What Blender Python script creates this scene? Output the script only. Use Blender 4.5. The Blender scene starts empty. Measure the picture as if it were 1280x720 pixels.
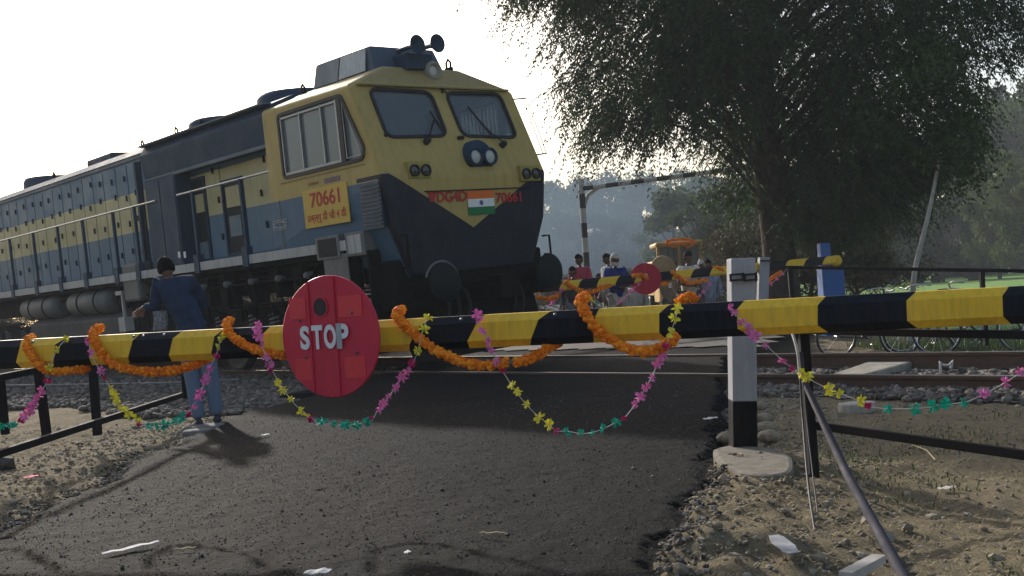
import bpy, bmesh, math, random
import numpy as np
from mathutils import Vector, Matrix, Quaternion
random.seed(7); rng = np.random.default_rng(7)
SC = bpy.context.scene
COL = SC.collection
PI = math.pi
R = math.radians

# ------------------------------------------------------------------ camera maths
F = 1350.0; RHO = math.atan(.069); PIT = 11/1350.
CAM = Vector((0, 0, 1.08))
def ray(px, py):
    cx = px-640; cy = 360-py
    x = cx*math.cos(RHO)+cy*math.sin(RHO); y = -cx*math.sin(RHO)+cy*math.cos(RHO)
    c, s = math.cos(PIT), math.sin(PIT)
    return Vector((x/F, c-y/F*s, y/F*c+s))
def at(px, py, Z): return CAM + ray(px, py)*Z
def G(px, py, z=0.0):
    d = ray(px, py); return CAM + d*((z-CAM.z)/d.z)

# ------------------------------------------------------------------ tagging
def tag(o, label=None, cat=None, group=None, kind=None):
    if label: o['label'] = label
    if cat: o['category'] = cat
    if group: o['group'] = group
    if kind: o['kind'] = kind
    return o
def empty(name, loc=(0,0,0), label=None, cat=None, group=None, parent=None):
    o = bpy.data.objects.new(name, None); COL.objects.link(o)
    o.location = loc; o.empty_display_size = .1
    if parent: o.parent = parent
    return tag(o, label, cat, group)
def children(o): return [c for c in bpy.data.objects if c.parent == o]
def copy_tree(o, parent=None):
    c = o.copy(); COL.objects.link(c)
    if parent: c.parent = parent
    for ch in children(o): copy_tree(ch, c)
    return c

# ------------------------------------------------------------------ mesh builder
class MB:
    def __init__(s): s.v=[]; s.f=[]; s.m=[]; s.sm=[]
    def add(s, vs, fs, m=0, sm=False):
        b=len(s.v); s.v += [tuple(p) for p in vs]
        for f in fs: s.f.append([i+b for i in f]); s.m.append(m); s.sm.append(sm)
        return s
    def box(s, x0,x1,y0,y1,z0,z1, m=0):
        vs=[(x,y,z) for x in (x0,x1) for y in (y0,y1) for z in (z0,z1)]
        return s.add(vs,[(0,1,3,2),(4,6,7,5),(0,4,5,1),(2,3,7,6),(0,2,6,4),(1,5,7,3)],m)
    def obox(s, c, ax, ay, az, m=0):
        c=Vector(c);ax=Vector(ax);ay=Vector(ay);az=Vector(az)
        vs=[c+ax*i+ay*j+az*k for i in(-1,1) for j in(-1,1) for k in(-1,1)]
        return s.add(vs,[(0,1,3,2),(4,6,7,5),(0,4,5,1),(2,3,7,6),(0,2,6,4),(1,5,7,3)],m)
    def tube(s, pts, r, n=8, m=0, sm=True, caps=True):
        pts=[Vector(p) for p in pts]; k=len(pts)
        rs = r if isinstance(r,(list,tuple)) else [r]*k
        up=None; rings=[]
        for i,p in enumerate(pts):
            d=(pts[min(i+1,k-1)]-pts[max(i-1,0)])
            if d.length<1e-9: d=Vector((0,0,1))
            d.normalize()
            if up is None:
                up = Vector((0,0,1)) if abs(d.z)<.9 else Vector((1,0,0))
            a=d.cross(up); 
            if a.length<1e-6: a=d.orthogonal()
            a.normalize(); b=a.cross(d).normalized(); up=b
            rings.append([p+(a*math.cos(t)+b*math.sin(t))*rs[i] for t in [2*PI*j/n for j in range(n)]])
        vs=[q for rg in rings for q in rg]
        fs=[(i*n+j,i*n+(j+1)%n,(i+1)*n+(j+1)%n,(i+1)*n+j) for i in range(k-1) for j in range(n)]
        s.add(vs,fs,m,sm)
        if caps:
            s.add(rings[0],[tuple(range(n-1,-1,-1))],m); s.add(rings[-1],[tuple(range(n))],m)
        return s
    def bar(s, p0, p1, w, h, m=0, up=(0,0,1)):
        p0=Vector(p0);p1=Vector(p1);d=p1-p0;L=d.length;d.normalize();up=Vector(up)
        if abs(d.dot(up))>.95: up=Vector((1,0,0))
        a=d.cross(up).normalized(); b=a.cross(d)
        return s.obox((p0+p1)/2, d*L/2, a*w/2, b*h/2, m)
    def lathe(s, o, axis, prof, n=20, m=0, sm=True):
        o=Vector(o);d=Vector(axis).normalized();a=d.orthogonal().normalized();b=d.cross(a)
        vs=[];k=len(prof)
        for (r,h) in prof:
            for j in range(n):
                t=2*PI*j/n; vs.append(o+d*h+(a*math.cos(t)+b*math.sin(t))*r)
        fs=[(i*n+j,i*n+(j+1)%n,(i+1)*n+(j+1)%n,(i+1)*n+j) for i in range(k-1) for j in range(n)]
        s.add(vs,fs,m,sm)
        if prof[0][0]>1e-4: s.add(vs[:n],[tuple(range(n-1,-1,-1))],m)
        if prof[-1][0]>1e-4: s.add(vs[-n:],[tuple(range(n))],m)
        return s
    def prism(s, poly, d, m=0):
        poly=[Vector(p) for p in poly]; d=Vector(d); n=len(poly)
        vs=poly+[p+d for p in poly]
        fs=[tuple(range(n-1,-1,-1)),tuple(range(n,2*n))]+[(i,(i+1)%n,n+(i+1)%n,n+i) for i in range(n)]
        return s.add(vs,fs,m)
    def ring(s, outer, inner, d, m=0):
        n=len(outer); d=Vector(d); o=[Vector(p) for p in outer]; i_=[Vector(p) for p in inner]
        vs=o+i_+[p+d for p in o]+[p+d for p in i_]
        fs=[]
        for a in range(n):
            b=(a+1)%n
            fs+=[(a,b,n+b,n+a),(2*n+a,3*n+a,3*n+b,2*n+b),(a,2*n+a,2*n+b,b),(n+a,n+b,3*n+b,3*n+a)]
        return s.add(vs,fs,m)
    def sphere(s, c, r, n=10, k=6, m=0, sc=(1,1,1)):
        c=Vector(c); vs=[c+Vector((0,0,-r*sc[2]))]
        for i in range(1,k):
            ph=-PI/2+PI*i/k
            for j in range(n):
                t=2*PI*j/n; vs.append(c+Vector((math.cos(ph)*math.cos(t)*r*sc[0],math.cos(ph)*math.sin(t)*r*sc[1],math.sin(ph)*r*sc[2])))
        vs.append(c+Vector((0,0,r*sc[2])))
        fs=[(0,1+(j+1)%n,1+j) for j in range(n)]
        for i in range(k-2):
            for j in range(n): fs.append((1+i*n+j,1+i*n+(j+1)%n,1+(i+1)*n+(j+1)%n,1+(i+1)*n+j))
        t=len(vs)-1; fs+=[(1+(k-2)*n+j,1+(k-2)*n+(j+1)%n,t) for j in range(n)]
        return s.add(vs,fs,m,True)
    def build(s, name, mats, parent=None, bevel=0, fix=True):
        me=bpy.data.meshes.new(name); me.from_pydata(s.v,[],s.f)
        if not isinstance(mats,(list,tuple)): mats=[mats]
        for m in mats: me.materials.append(m)
        me.polygons.foreach_set('material_index',s.m); me.polygons.foreach_set('use_smooth',s.sm)
        if fix:
            bm=bmesh.new(); bm.from_mesh(me); bmesh.ops.recalc_face_normals(bm,faces=bm.faces); bm.to_mesh(me); bm.free()
        me.update()
        o=bpy.data.objects.new(name,me); COL.objects.link(o)
        if parent: o.parent=parent
        if bevel:
            b=o.modifiers.new('bevel','BEVEL'); b.width=bevel; b.segments=2; b.limit_method='ANGLE'; b.angle_limit=R(35)
        return o
def np_mesh(name, V, Fq, mats, parent=None, smooth=False, midx=None):
    me=bpy.data.meshes.new(name); V=np.asarray(V,dtype=np.float32); Fq=np.asarray(Fq,dtype=np.int32)
    k=Fq.shape[1]
    me.vertices.add(len(V)); me.vertices.foreach_set('co',V.ravel())
    me.loops.add(Fq.size); me.loops.foreach_set('vertex_index',Fq.ravel())
    me.polygons.add(len(Fq)); me.polygons.foreach_set('loop_start',np.arange(0,Fq.size,k,dtype=np.int32))
    me.polygons.foreach_set('loop_total',np.full(len(Fq),k,dtype=np.int32))
    if not isinstance(mats,(list,tuple)): mats=[mats]
    for m in mats: me.materials.append(m)
    if midx is not None: me.polygons.foreach_set('material_index',np.asarray(midx,dtype=np.int32))
    me.polygons.foreach_set('use_smooth',np.full(len(Fq),smooth))
    me.update(calc_edges=True); me.validate()
    o=bpy.data.objects.new(name,me); COL.objects.link(o)
    if parent: o.parent=parent
    return o
# value noise
def _h(i,j,s): 
    a=(i.astype(np.int64)*374761393+j.astype(np.int64)*668265263+s*982451653)&0x7fffffff
    a=((a^(a>>13))*1274126177)&0x7fffffff
    return ((a^(a>>16))&0xffff)/65535.
def vn(x,y,s=0):
    x=np.asarray(x,float);y=np.asarray(y,float)
    i=np.floor(x);j=np.floor(y);u=x-i;v=y-j;u=u*u*(3-2*u);v=v*v*(3-2*v);i=i.astype(np.int64);j=j.astype(np.int64)
    return (_h(i,j,s)*(1-u)+_h(i+1,j,s)*u)*(1-v)+(_h(i,j+1,s)*(1-u)+_h(i+1,j+1,s)*u)*v-.5
def fbm(x,y,sc,oct=4,s=0):
    t=0;a=1.
    for k in range(oct): t=t+a*vn(x*sc,y*sc,s+k); a*=.5; sc*=2.03
    return t
def ss(a,b,x): t=np.clip((x-a)/(b-a),0,1); return t*t*(3-2*t)

# ------------------------------------------------------------------ materials
def newmat(name):
    m=bpy.data.materials.new(name); m.use_nodes=True; nt=m.node_tree; b=nt.nodes['Principled BSDF']; return m,nt,b
def N(nt,t,**k):
    n=nt.nodes.new(t)
    for a,v in k.items():
        if a in n.inputs: n.inputs[a].default_value=v
        else: setattr(n,a,v)
    return n
def col(c): return (c[0],c[1],c[2],1)
def noise(nt,scale,detail=6,rough=.6,vec=None,dist=0):
    n=N(nt,'ShaderNodeTexNoise'); n.inputs['Scale'].default_value=scale; n.inputs['Detail'].default_value=detail
    n.inputs['Roughness'].default_value=rough; n.inputs['Distortion'].default_value=dist
    if vec is None:
        tc=N(nt,'ShaderNodeTexCoord'); vec=tc.outputs['Object']
    nt.links.new(vec,n.inputs['Vector']); return n.outputs['Fac']
def ramp(nt,fac,stops):
    r=N(nt,'ShaderNodeValToRGB'); e=r.color_ramp.elements
    while len(e)<len(stops): e.new(.5)
    for i,(p,c) in enumerate(stops): e[i].position=p; e[i].color=col(c) if hasattr(c,'__len__') else (c,c,c,1)
    nt.links.new(fac,r.inputs['Fac']); return r.outputs['Color']
def mix(nt,fac,a,b):
    m=N(nt,'ShaderNodeMix'); m.data_type='RGBA'
    for sock,v in ((m.inputs[0],fac),(m.inputs[6],a),(m.inputs[7],b)):
        if isinstance(v,bpy.types.NodeSocket): nt.links.new(v,sock)
        elif hasattr(v,'__len__'): sock.default_value=col(v)
        else: sock.default_value=v
    return m.outputs[2]
def bump(nt,b,h,strength=.3,dist=.01):
    n=N(nt,'ShaderNodeBump'); n.inputs['Strength'].default_value=strength; n.inputs['Distance'].default_value=dist
    nt.links.new(h,n.inputs['Height']); nt.links.new(n.outputs['Normal'],b.inputs['Normal'])
def mapped(nt,sc):
    tc=N(nt,'ShaderNodeTexCoord'); mp=N(nt,'ShaderNodeMapping'); mp.inputs['Scale'].default_value=sc
    nt.links.new(tc.outputs['Object'],mp.inputs['Vector']); return mp.outputs['Vector']
MAT={}
OBJVAR=False
def paint(name,c,rough=.5,dirt=(.1,.085,.065),amt=.45,scale=3,metal=0,bmp=.15,streak=True,spec=.4):
    if name in MAT: return MAT[name]
    m,nt,b=newmat(name)
    f=noise(nt,scale,8,.65); f2=noise(nt,scale*1.3,6,.6,vec=mapped(nt,(6,6,.7))) if streak else noise(nt,scale*4,6,.6)
    base=mix(nt,ramp(nt,f,[(.3,0),(.75,.35)]),c,[x*.72 for x in c])
    o=mix(nt,ramp(nt,f2,[(.42,0),(.78,amt)]),base,dirt)
    nt.links.new(o,b.inputs['Base Color'])
    nt.links.new(ramp(nt,f,[(.3,max(0,rough-.1)),(.8,min(1,rough+.25))]),b.inputs['Roughness'])
    b.inputs['Metallic'].default_value=metal; b.inputs['Specular IOR Level'].default_value=spec
    bump(nt,b,f2,bmp,.004); MAT[name]=m; return m
def plain(name,c,rough=.8,var=.25,scale=20,bmp=.2,bd=.004,spec=.3,metal=0):
    if name in MAT: return MAT[name]
    m,nt,b=newmat(name); f=noise(nt,scale,6,.65)
    nt.links.new(mix(nt,ramp(nt,f,[(.3,0),(.7,1)]),[x*(1+var) for x in c],[x*(1-var) for x in c]),b.inputs['Base Color'])
    b.inputs['Roughness'].default_value=rough; b.inputs['Specular IOR Level'].default_value=spec; b.inputs['Metallic'].default_value=metal
    bump(nt,b,f,bmp,bd); MAT[name]=m; return m
def leafmat(name,c1,c2,trans=.35):
    m,nt,b=newmat(name); g=N(nt,'ShaderNodeNewGeometry')
    f=noise(nt,.6,3,.6)
    a=N(nt,'ShaderNodeMath',operation='ADD'); a.inputs[1].default_value=0
    nt.links.new(g.outputs['Random Per Island'],a.inputs[0])
    cc=mix(nt,a.outputs[0],c1,c2); cc=mix(nt,ramp(nt,f,[(.35,0),(.65,.5)]),cc,[c1[0]*.6,c1[1]*.6,c1[2]*.6])
    oi=N(nt,'ShaderNodeObjectInfo'); cc=mix(nt,ramp(nt,oi.outputs['Random'],[(0,0),(1,.75)]),cc,[x*.35 for x in c1]) if OBJVAR else cc
    nt.links.new(cc,b.inputs['Base Color']); b.inputs['Roughness'].default_value=.7; b.inputs['Specular IOR Level'].default_value=.2
    t=N(nt,'ShaderNodeBsdfTranslucent'); nt.links.new(cc,t.inputs['Color'])
    mx=N(nt,'ShaderNodeMixShader'); mx.inputs[0].default_value=trans
    nt.links.new(b.outputs[0],mx.inputs[1]); nt.links.new(t.outputs[0],mx.inputs[2])
    nt.links.new(mx.outputs[0],nt.nodes['Material Output'].inputs['Surface']); return m

# ------------------------------------------------------------------ text
def text(name, body, size, mat, M, parent=None, bold=0., width=None, height=None, ext=.0015, shear=0):
    cu=bpy.data.curves.new(name,'FONT'); cu.body=body; cu.size=size; cu.align_x='CENTER'; cu.align_y='CENTER'
    cu.extrude=ext; cu.offset=bold; cu.shear=shear
    o=bpy.data.objects.new(name,cu); COL.objects.link(o)
    dg=bpy.context.evaluated_depsgraph_get(); me=bpy.data.meshes.new_from_object(o.evaluated_get(dg))
    bpy.data.objects.remove(o)
    if len(me.vertices):
        co=np.empty(len(me.vertices)*3,dtype=np.float32); me.vertices.foreach_get('co',co); co=co.reshape(-1,3)
        lo=co.min(0);hi=co.max(0); c=(lo+hi)/2; co[:,:2]-=c[:2]
        if width: co[:,0]*=width/(hi[0]-lo[0])
        if height: co[:,1]*=height/(hi[1]-lo[1])
        me.vertices.foreach_set('co',co.ravel())
    me.materials.clear(); me.materials.append(mat); me.update()
    o=bpy.data.objects.new(name,me); COL.objects.link(o)
    if parent: o.parent=parent
    o.matrix_local=M; return o
def frame(o, x, y):
    x=Vector(x).normalized(); y=Vector(y); y=(y-x*y.dot(x)).normalized(); z=x.cross(y)
    return Matrix(((x.x,y.x,z.x,o[0]),(x.y,y.y,z.y,o[1]),(x.z,y.z,z.z,o[2]),(0,0,0,1)))
def catmull(P,k=8):
    P=[Vector(p) for p in P]; Q=[P[0]*2-P[1]]+P+[P[-1]*2-P[-2]]; out=[]
    for i in range(1,len(Q)-2):
        for j in range(k):
            t=j/k; a,b,c,d=Q[i-1],Q[i],Q[i+1],Q[i+2]
            out.append(.5*((2*b)+(c-a)*t+(2*a-5*b+4*c-d)*t*t+(3*b-a-3*c+d)*t**3))
    out.append(P[-1]); return out
def resample(P,step):
    out=[P[0]]; acc=0
    for a,b in zip(P,P[1:]):
        L=(b-a).length
        while acc+L>=step and L>0:
            a=a+(b-a)*((step-acc)/L); out.append(a.copy()); L=(b-a).length; acc=0
        acc+=L
    return out
def rounded(poly,r,k=5):
    out=[]; n=len(poly); poly=[Vector(p) for p in poly]
    for i,p in enumerate(poly):
        a=(poly[i-1]-p);b=(poly[(i+1)%n]-p); rr=min(r,a.length*.45,b.length*.45)
        A=p+a.normalized()*rr;B=p+b.normalized()*rr
        for j in range(k+1):
            t=j/k; out.append(A*(1-t)**2+p*2*t*(1-t)+B*t*t)
    return out
def inset(poly,d):
    c=sum(poly,Vector((0,0,0)))/len(poly); n=len(poly)
    nrm=(poly[n//3]-poly[0]).cross(poly[2*n//3]-poly[0]).normalized(); out=[]
    for i,p in enumerate(poly):
        t=(poly[(i+1)%n]-poly[i-1]).normalized(); s=nrm.cross(t)
        if s.dot(c-p)<0: s=-s
        out.append(p+s*d)
    return out
HAZE=.0012; SMOKE=.04; SKY=.15; SUN=3.6; EXPO=0.38
# ================================================================== SETTING
asph,nt,b=newmat('asphalt')
f=noise(nt,1.3,6,.6); f2=noise(nt,75,4,.7)
vo=N(nt,'ShaderNodeTexVoronoi'); vo.inputs['Scale'].default_value=130
tc=N(nt,'ShaderNodeTexCoord'); nt.links.new(tc.outputs['Object'],vo.inputs['Vector'])
c1=mix(nt,ramp(nt,f,[(.35,0),(.7,1)]),(.0070,.0074,.0092),(.0145,.0150,.0175))
c2=mix(nt,ramp(nt,vo.outputs['Color'],[(.7,0),(.97,.7)]),c1,(.11,.105,.10))
dust=noise(nt,.55,7,.7)
c3=mix(nt,ramp(nt,dust,[(.6,0),(.82,.16)]),c2,(.07,.062,.055))
nt.links.new(c3,b.inputs['Base Color']); b.inputs['Roughness'].default_value=.8; b.inputs['Specular IOR Level'].default_value=.06
f4=noise(nt,40,6,.8); ad=N(nt,'ShaderNodeMath',operation='ADD'); nt.links.new(f4,ad.inputs[0]); nt.links.new(f2,ad.inputs[1])
bump(nt,b,ad.outputs[0],1.,.05)

dirt,nt,b=newmat('dry_earth')
f=noise(nt,.5,7,.62); f2=noise(nt,9,8,.7); f3=noise(nt,70,4,.7)
c=mix(nt,ramp(nt,f,[(.35,0),(.65,1)]),(.185,.150,.092),(.27,.218,.135))
c=mix(nt,ramp(nt,f2,[(.42,0),(.68,.75)]),c,(.125,.105,.075))
c=mix(nt,ramp(nt,f3,[(.5,0),(.68,.55)]),c,(.33,.275,.175))
nt.links.new(c,b.inputs['Base Color']); b.inputs['Roughness'].default_value=.95; b.inputs['Specular IOR Level'].default_value=.1
ad=N(nt,'ShaderNodeMath',operation='ADD'); nt.links.new(f2,ad.inputs[0]); nt.links.new(f3,ad.inputs[1]); bump(nt,b,ad.outputs[0],.8,.03)

sand,nt,b=newmat('sandy_verge')
f=noise(nt,1.1,7,.62); f3=noise(nt,60,5,.7)
c=mix(nt,ramp(nt,f,[(.35,0),(.65,1)]),(.30,.245,.165),(.2,.165,.115)); c=mix(nt,ramp(nt,f3,[(.55,0),(.72,.5)]),c,(.12,.10,.08))
nt.links.new(c,b.inputs['Base Color']); b.inputs['Roughness'].default_value=.95; bump(nt,b,f3,.7,.02)

bed,nt,b=newmat('ballast_bed')
vo=N(nt,'ShaderNodeTexVoronoi'); vo.inputs['Scale'].default_value=16
tc=N(nt,'ShaderNodeTexCoord'); nt.links.new(tc.outputs['Object'],vo.inputs['Vector'])
c=mix(nt,ramp(nt,vo.outputs['Color'],[(.2,0),(.8,1)]),(.07,.062,.055),(.17,.15,.13))
nt.links.new(c,b.inputs['Base Color']); b.inputs['Roughness'].default_value=.9; bump(nt,b,vo.outputs['Distance'],1,.04)

grassf,nt,b=newmat('green_field')
f=noise(nt,.25,6,.6); f2=noise(nt,4,8,.75)
c=mix(nt,ramp(nt,f,[(.35,0),(.65,1)]),(.10,.225,.02),(.16,.32,.03)); c=mix(nt,ramp(nt,f2,[(.5,0),(.75,.5)]),c,(.08,.14,.035))
nt.links.new(c,b.inputs['Base Color']); b.inputs['Roughness'].default_value=.8; bump(nt,b,f2,.8,.1)

Dn=lambda x,y: .736*x+.677*y
# road outline (world points on the plane z~0)
EL=[G(-160,745),G(0,665),G(60,630),G(120,602),G(190,566),G(235,545),G(290,522),G(335,500)]
ER=[G(838,760),G(850,720),G(872,660),G(895,600),G(906,560),G(912,520),G(916,490)]
ell=[(p.x,p.y) for p in EL]+[(-2.6,13.4),(-1.9,17.),(-.4,21.),(1.6,27),(2.4,45),(2.,90)]
err=[(p.x,p.y) for p in ER]+[(2.45,12.5),(3.3,15.5),(4.6,19),(5.6,24),(6.2,30),(6.6,45),(6.2,90)]
def edge_x(E,y):
    ys=[p[1] for p in E]; xs=[p[0] for p in E]; return np.interp(y,ys,xs)
ELs=sorted([(-3.6,-20),(-3.2,2.)]+[p for p in ell if p[1]>2.5],key=lambda p:p[1])
ERs=sorted([(-.5,-20),(.3,2.5)]+[p for p in err if p[1]>3],key=lambda p:p[1])
def inroad(x,y):  # signed: >0 inside (metres)
    jag=.16*vn(x*2.3,y*2.3,5)+.07*vn(x*9,y*9,6)+.05*vn(x*23,y*23,7)
    l=x-edge_x(ELs,y); r=edge_x(ERs,y)-x
    return np.minimum(l*.8,r)+jag
def hz(x,y):
    x=np.asarray(x,float);y=np.asarray(y,float)
    D=Dn(x,y); near=ss(24,14,np.abs(y-8)+0*x)
    z=.07*fbm(x,y,.35,3,1)+.04*fbm(x,y,1.6,3,11)*near+.022*fbm(x,y,7,3,21)*near+.014*fbm(x,y,17,2,23)*near-.03
    # track formation
    tr=ss(6.5,8.6,D)*ss(14.2,12.6,D)
    z=z*(1-tr)+tr*(-.055+.02*vn(x*6,y*6,3))
    # rubble bank at the road's right shoulder
    rr=x-edge_x(ERs,y)
    bank=ss(1.1,.1,rr)*ss(-.3,.1,rr)*ss(7.5,6.0,y)
    z=z+bank*(.05+.10*np.abs(fbm(x,y,4,3,31))+.03*np.abs(vn(x*17,y*17,8)))
    l=edge_x(ELs,y)-x
    bl=ss(2.4,.3,l)*ss(-.5,.2,l)*ss(11.5,9,y)
    z=z+bl*(.03+.05*np.abs(fbm(x,y,3,3,41)))
    z=z-.16*ss(13.3,14.8,D)*ss(1.5,4.5,x)*ss(40,25,y)-.06*ss(14,17,D)*ss(0,6,x)
    return z
def rz(x,y):
    D=Dn(x,y)
    z=.02*fbm(x,y,1.1,5,51)+.012*fbm(x,y,9,3,55)*ss(9.5,7,y)
    ramp_=np.interp(D,[0,4,7.8,9.3,9.42,9.6,9.75,10.9,11.08,11.26,11.4,13,17,22],[.0,.02,.05,.085,.072,.072,.09,.14,.145,.145,.15,.15,.13,.15])
    return z*ss(9.6,8.2,D)+z*.5*(1-ss(9.6,8.2,D))+ramp_-.01*ss(8,9,D)+.012
def axis(dense,lo,hi,step,outer):
    a=np.arange(lo,hi,step); l=lo-np.cumsum(outer); h=hi+np.cumsum(outer); return np.concatenate([l[::-1],a,h])
outer=[.2,.4,.8,1.5,2.5,4,6,9,14,20,28,35,40]
def sheet(name,xs,ys,zf,mat,mask=None,lift=0,smooth=True):
    Xg,Yg=np.meshgrid(xs,ys); Z=zf(Xg,Yg)+lift
    V=np.stack([Xg,Yg,Z],-1).reshape(-1,3); nx=len(xs); ny=len(ys)
    i,j=np.meshgrid(np.arange(nx-1),np.arange(ny-1)); a=(j*nx+i).ravel()
    Q=np.stack([a,a+1,a+nx+1,a+nx],-1)
    if mask is not None:
        cx=V[Q].mean(1); k=mask(cx[:,0],cx[:,1]); Q=Q[k]
        u,inv=np.unique(Q,return_inverse=True); V=V[u]; Q=inv.reshape(-1,4)
    return np_mesh(name,V,Q,mat,smooth=smooth)
xs=axis(0,-9,7,.038,outer); ys=axis(0,3.2,14,.038,outer)
def gz(x,y):
    z=hz(x,y); ins=ss(-.02,.12,inroad(x,y)); return z*(1-ins)+(np.minimum(z,rz(x,y)-.05))*ins
o=sheet('ground',xs,ys,gz,dirt); o['kind']='structure'
xs=np.arange(-4.6,3.6,.021); ys=np.concatenate([np.arange(3.4,9.5,.021),np.arange(9.5,14,.05),np.arange(14,30,.3),np.arange(30,90,2.)])
xs0=xs
def roadz(x,y):
    e=ss(.0,.14,inroad(x,y)); return gz(x,y)*(1-e)+rz(x,y)*e-.012*(1-e)
o=sheet('road',xs0,ys,roadz,asph,mask=lambda x,y:(inroad(x,y)>-.02)&(Dn(x,y)<12.9)); o['kind']='structure'
lane,_nt,_b=newmat('pale_lane'); 
f=noise(_nt,.8,7,.6); f2=noise(_nt,20,6,.7); c=mix(_nt,ramp(_nt,f,[(.35,0),(.65,1)]),(.085,.078,.070),(.055,.050,.046)); c=mix(_nt,ramp(_nt,f2,[(.5,0),(.7,.4)]),c,(.14,.12,.1))
_nt.links.new(c,_b.inputs['Base Color']); _b.inputs['Roughness'].default_value=.95; bump(_nt,_b,f2,.5,.02)
o=sheet('lane',np.arange(-5,12,.4),np.concatenate([np.arange(14,34,.4),np.arange(34,92,2)]),lambda x,y:np.maximum(rz(x,y),0)+.02,lane,mask=lambda x,y:(inroad(x,y)>-.3)&(Dn(x,y)>12.5)); o['kind']='structure'
# green field beyond the track on the right
def fmask(x,y): return (x>edge_x([(8.2,16.5),(8.,19),(8.8,26),(12,40),(22,95)],y)+.5*vn(x*.8,y*.8,9))&(Dn(x,y)>17.0+1.2*vn(x*.5,y*.5,19))
o=sheet('field',np.concatenate([np.arange(7,30,.5),np.arange(30,140,4)]),np.concatenate([np.arange(10,50,.5),np.arange(50,170,4)]),lambda x,y:hz(x,y)+.06+.02*vn(x*3,y*3,77),grassf,mask=fmask); o['kind']='structure'

# ---------------------------------------------------------------- stones (numpy scatter)
def ico():
    t=(1+5**.5)/2; v=np.array([(-1,t,0),(1,t,0),(-1,-t,0),(1,-t,0),(0,-1,t),(0,1,t),(0,-1,-t),(0,1,-t),(t,0,-1),(t,0,1),(-t,0,-1),(-t,0,1)])/1.9
    f=[(0,11,5),(0,5,1),(0,1,7),(0,7,10),(0,10,11),(1,5,9),(5,11,4),(11,10,2),(10,7,6),(7,1,8),(3,9,4),(3,4,2),(3,2,6),(3,6,8),(3,8,9),(4,9,5),(2,4,11),(6,2,10),(8,6,7),(9,8,1)]
    return v,np.array(f)
def octa():
    return np.array([(1,0,0),(0,1,0),(-1,0,0),(0,-1,0),(0,0,1),(0,0,-1)],float),np.array([(0,1,4),(1,2,4),(2,3,4),(3,0,4),(1,0,5),(2,1,5),(3,2,5),(0,3,5)])
def scatter(name,pts,size,mat,shape='ico',flat=.65,jit=.35,label=None,cat=None,kind='stuff'):
    v,f=ico() if shape=='ico' else octa()
    n=len(pts); k=len(v)
    sc=np.asarray(size).reshape(-1,1)*np.ones((n,1))
    V=v[None]*(1+jit*(rng.random((n,k,1))-.5)*2)
    V=V*np.stack([np.ones(n),.6+.5*rng.random(n),flat*(.7+.5*rng.random(n))],-1)[:,None,:]
    # random rotation (z + small tilt)
    a=rng.random(n)*2*PI; tl=(rng.random(n)-.5)*1.2
    ca,sa,ct,st=np.cos(a),np.sin(a),np.cos(tl),np.sin(tl)
    x=V[...,0]; y=V[...,1]*ct[:,None]-V[...,2]*st[:,None]; z=V[...,1]*st[:,None]+V[...,2]*ct[:,None]
    V=np.stack([x*ca[:,None]-y*sa[:,None],x*sa[:,None]+y*ca[:,None],z],-1)*sc[:,None,:]+pts[:,None,:]
    Q=(f[None]+(np.arange(n)*k)[:,None,None]).reshape(-1,3)
    o=np_mesh(name,V.reshape(-1,3),Q,mat)
    return tag(o,label,cat,None,kind)
def stonemat(name,c1,c2,c3):
    m,nt,b=newmat(name); g=N(nt,'ShaderNodeNewGeometry')
    cc=ramp(nt,g.outputs['Random Per Island'],[(0,c1),(.5,c2),(1,c3)])
    f=noise(nt,40,4,.6); cc=mix(nt,ramp(nt,f,[(.45,0),(.75,.5)]),cc,(.09,.075,.06))
    nt.links.new(cc,b.inputs['Base Color']); b.inputs['Roughness'].default_value=.9; b.inputs['Specular IOR Level'].default_value=.2; bump(nt,b,f,.4,.005); return m
ballast_m=stonemat('ballast_stone',(.085,.072,.060),(.145,.122,.10),(.25,.215,.18))
bitum_m=stonemat('bitumen_chip',(.03,.028,.028),(.06,.055,.05),(.22,.20,.17))
clod_m=stonemat('earth_clod',(.15,.125,.09),(.24,.20,.14),(.34,.30,.23))
def cand(n,x0,x1,y0,y1): return rng.uniform(x0,x1,n),rng.uniform(y0,y1,n)
# ballast
x,y=cand(200000,-16,14,3,26); D=Dn(x,y)
lft=x<-1
lo=np.where(lft,5.5+.9*vn(x*.7,y*.7,61)*2+ss(-5,-2,x)*1.2,8.75+.9*vn(x,y,62))
keep=(D>lo)&(D<13.2+.5*vn(x,y,63))&((inroad(x,y)<-.02))
keep&=(y/np.maximum(.1,1)>.1)&(np.abs(x)<y*.62+1.5)
dens=np.clip(26/np.maximum(y,4)/2.2,0.25,1)*np.where(x>0,.55,1)*np.where(D>11.2,.6,1)
keep&=rng.random(len(x))<dens
x,y=x[keep],y[keep]; sz=rng.uniform(.022,.048,len(x))*(1+.02*y)
mound=np.where((x<-1),.10*ss(5.6,8.0,Dn(x,y))*ss(12,9,Dn(x,y)),0)
z=hz(x,y)+sz*.35+rng.uniform(0,.03,len(x))+mound*0
scatter('track_ballast',np.stack([x,y,z],-1),sz,ballast_m,label='grey crushed stone ballast heaped beneath and beside the rails',cat='gravel')
nb=len(x)
# left shoulder as real heaped bed sheet
o=sheet('ballast_bed',np.arange(-18,14,.15),np.arange(3,28,.15),lambda x,y:hz(x,y)+.012,bed,mask=lambda x,y:(Dn(x,y)>np.where(x<-1,6.2,8.8))&(Dn(x,y)<12.9)&(inroad(x,y)<-.05)); o['kind']='structure'
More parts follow.
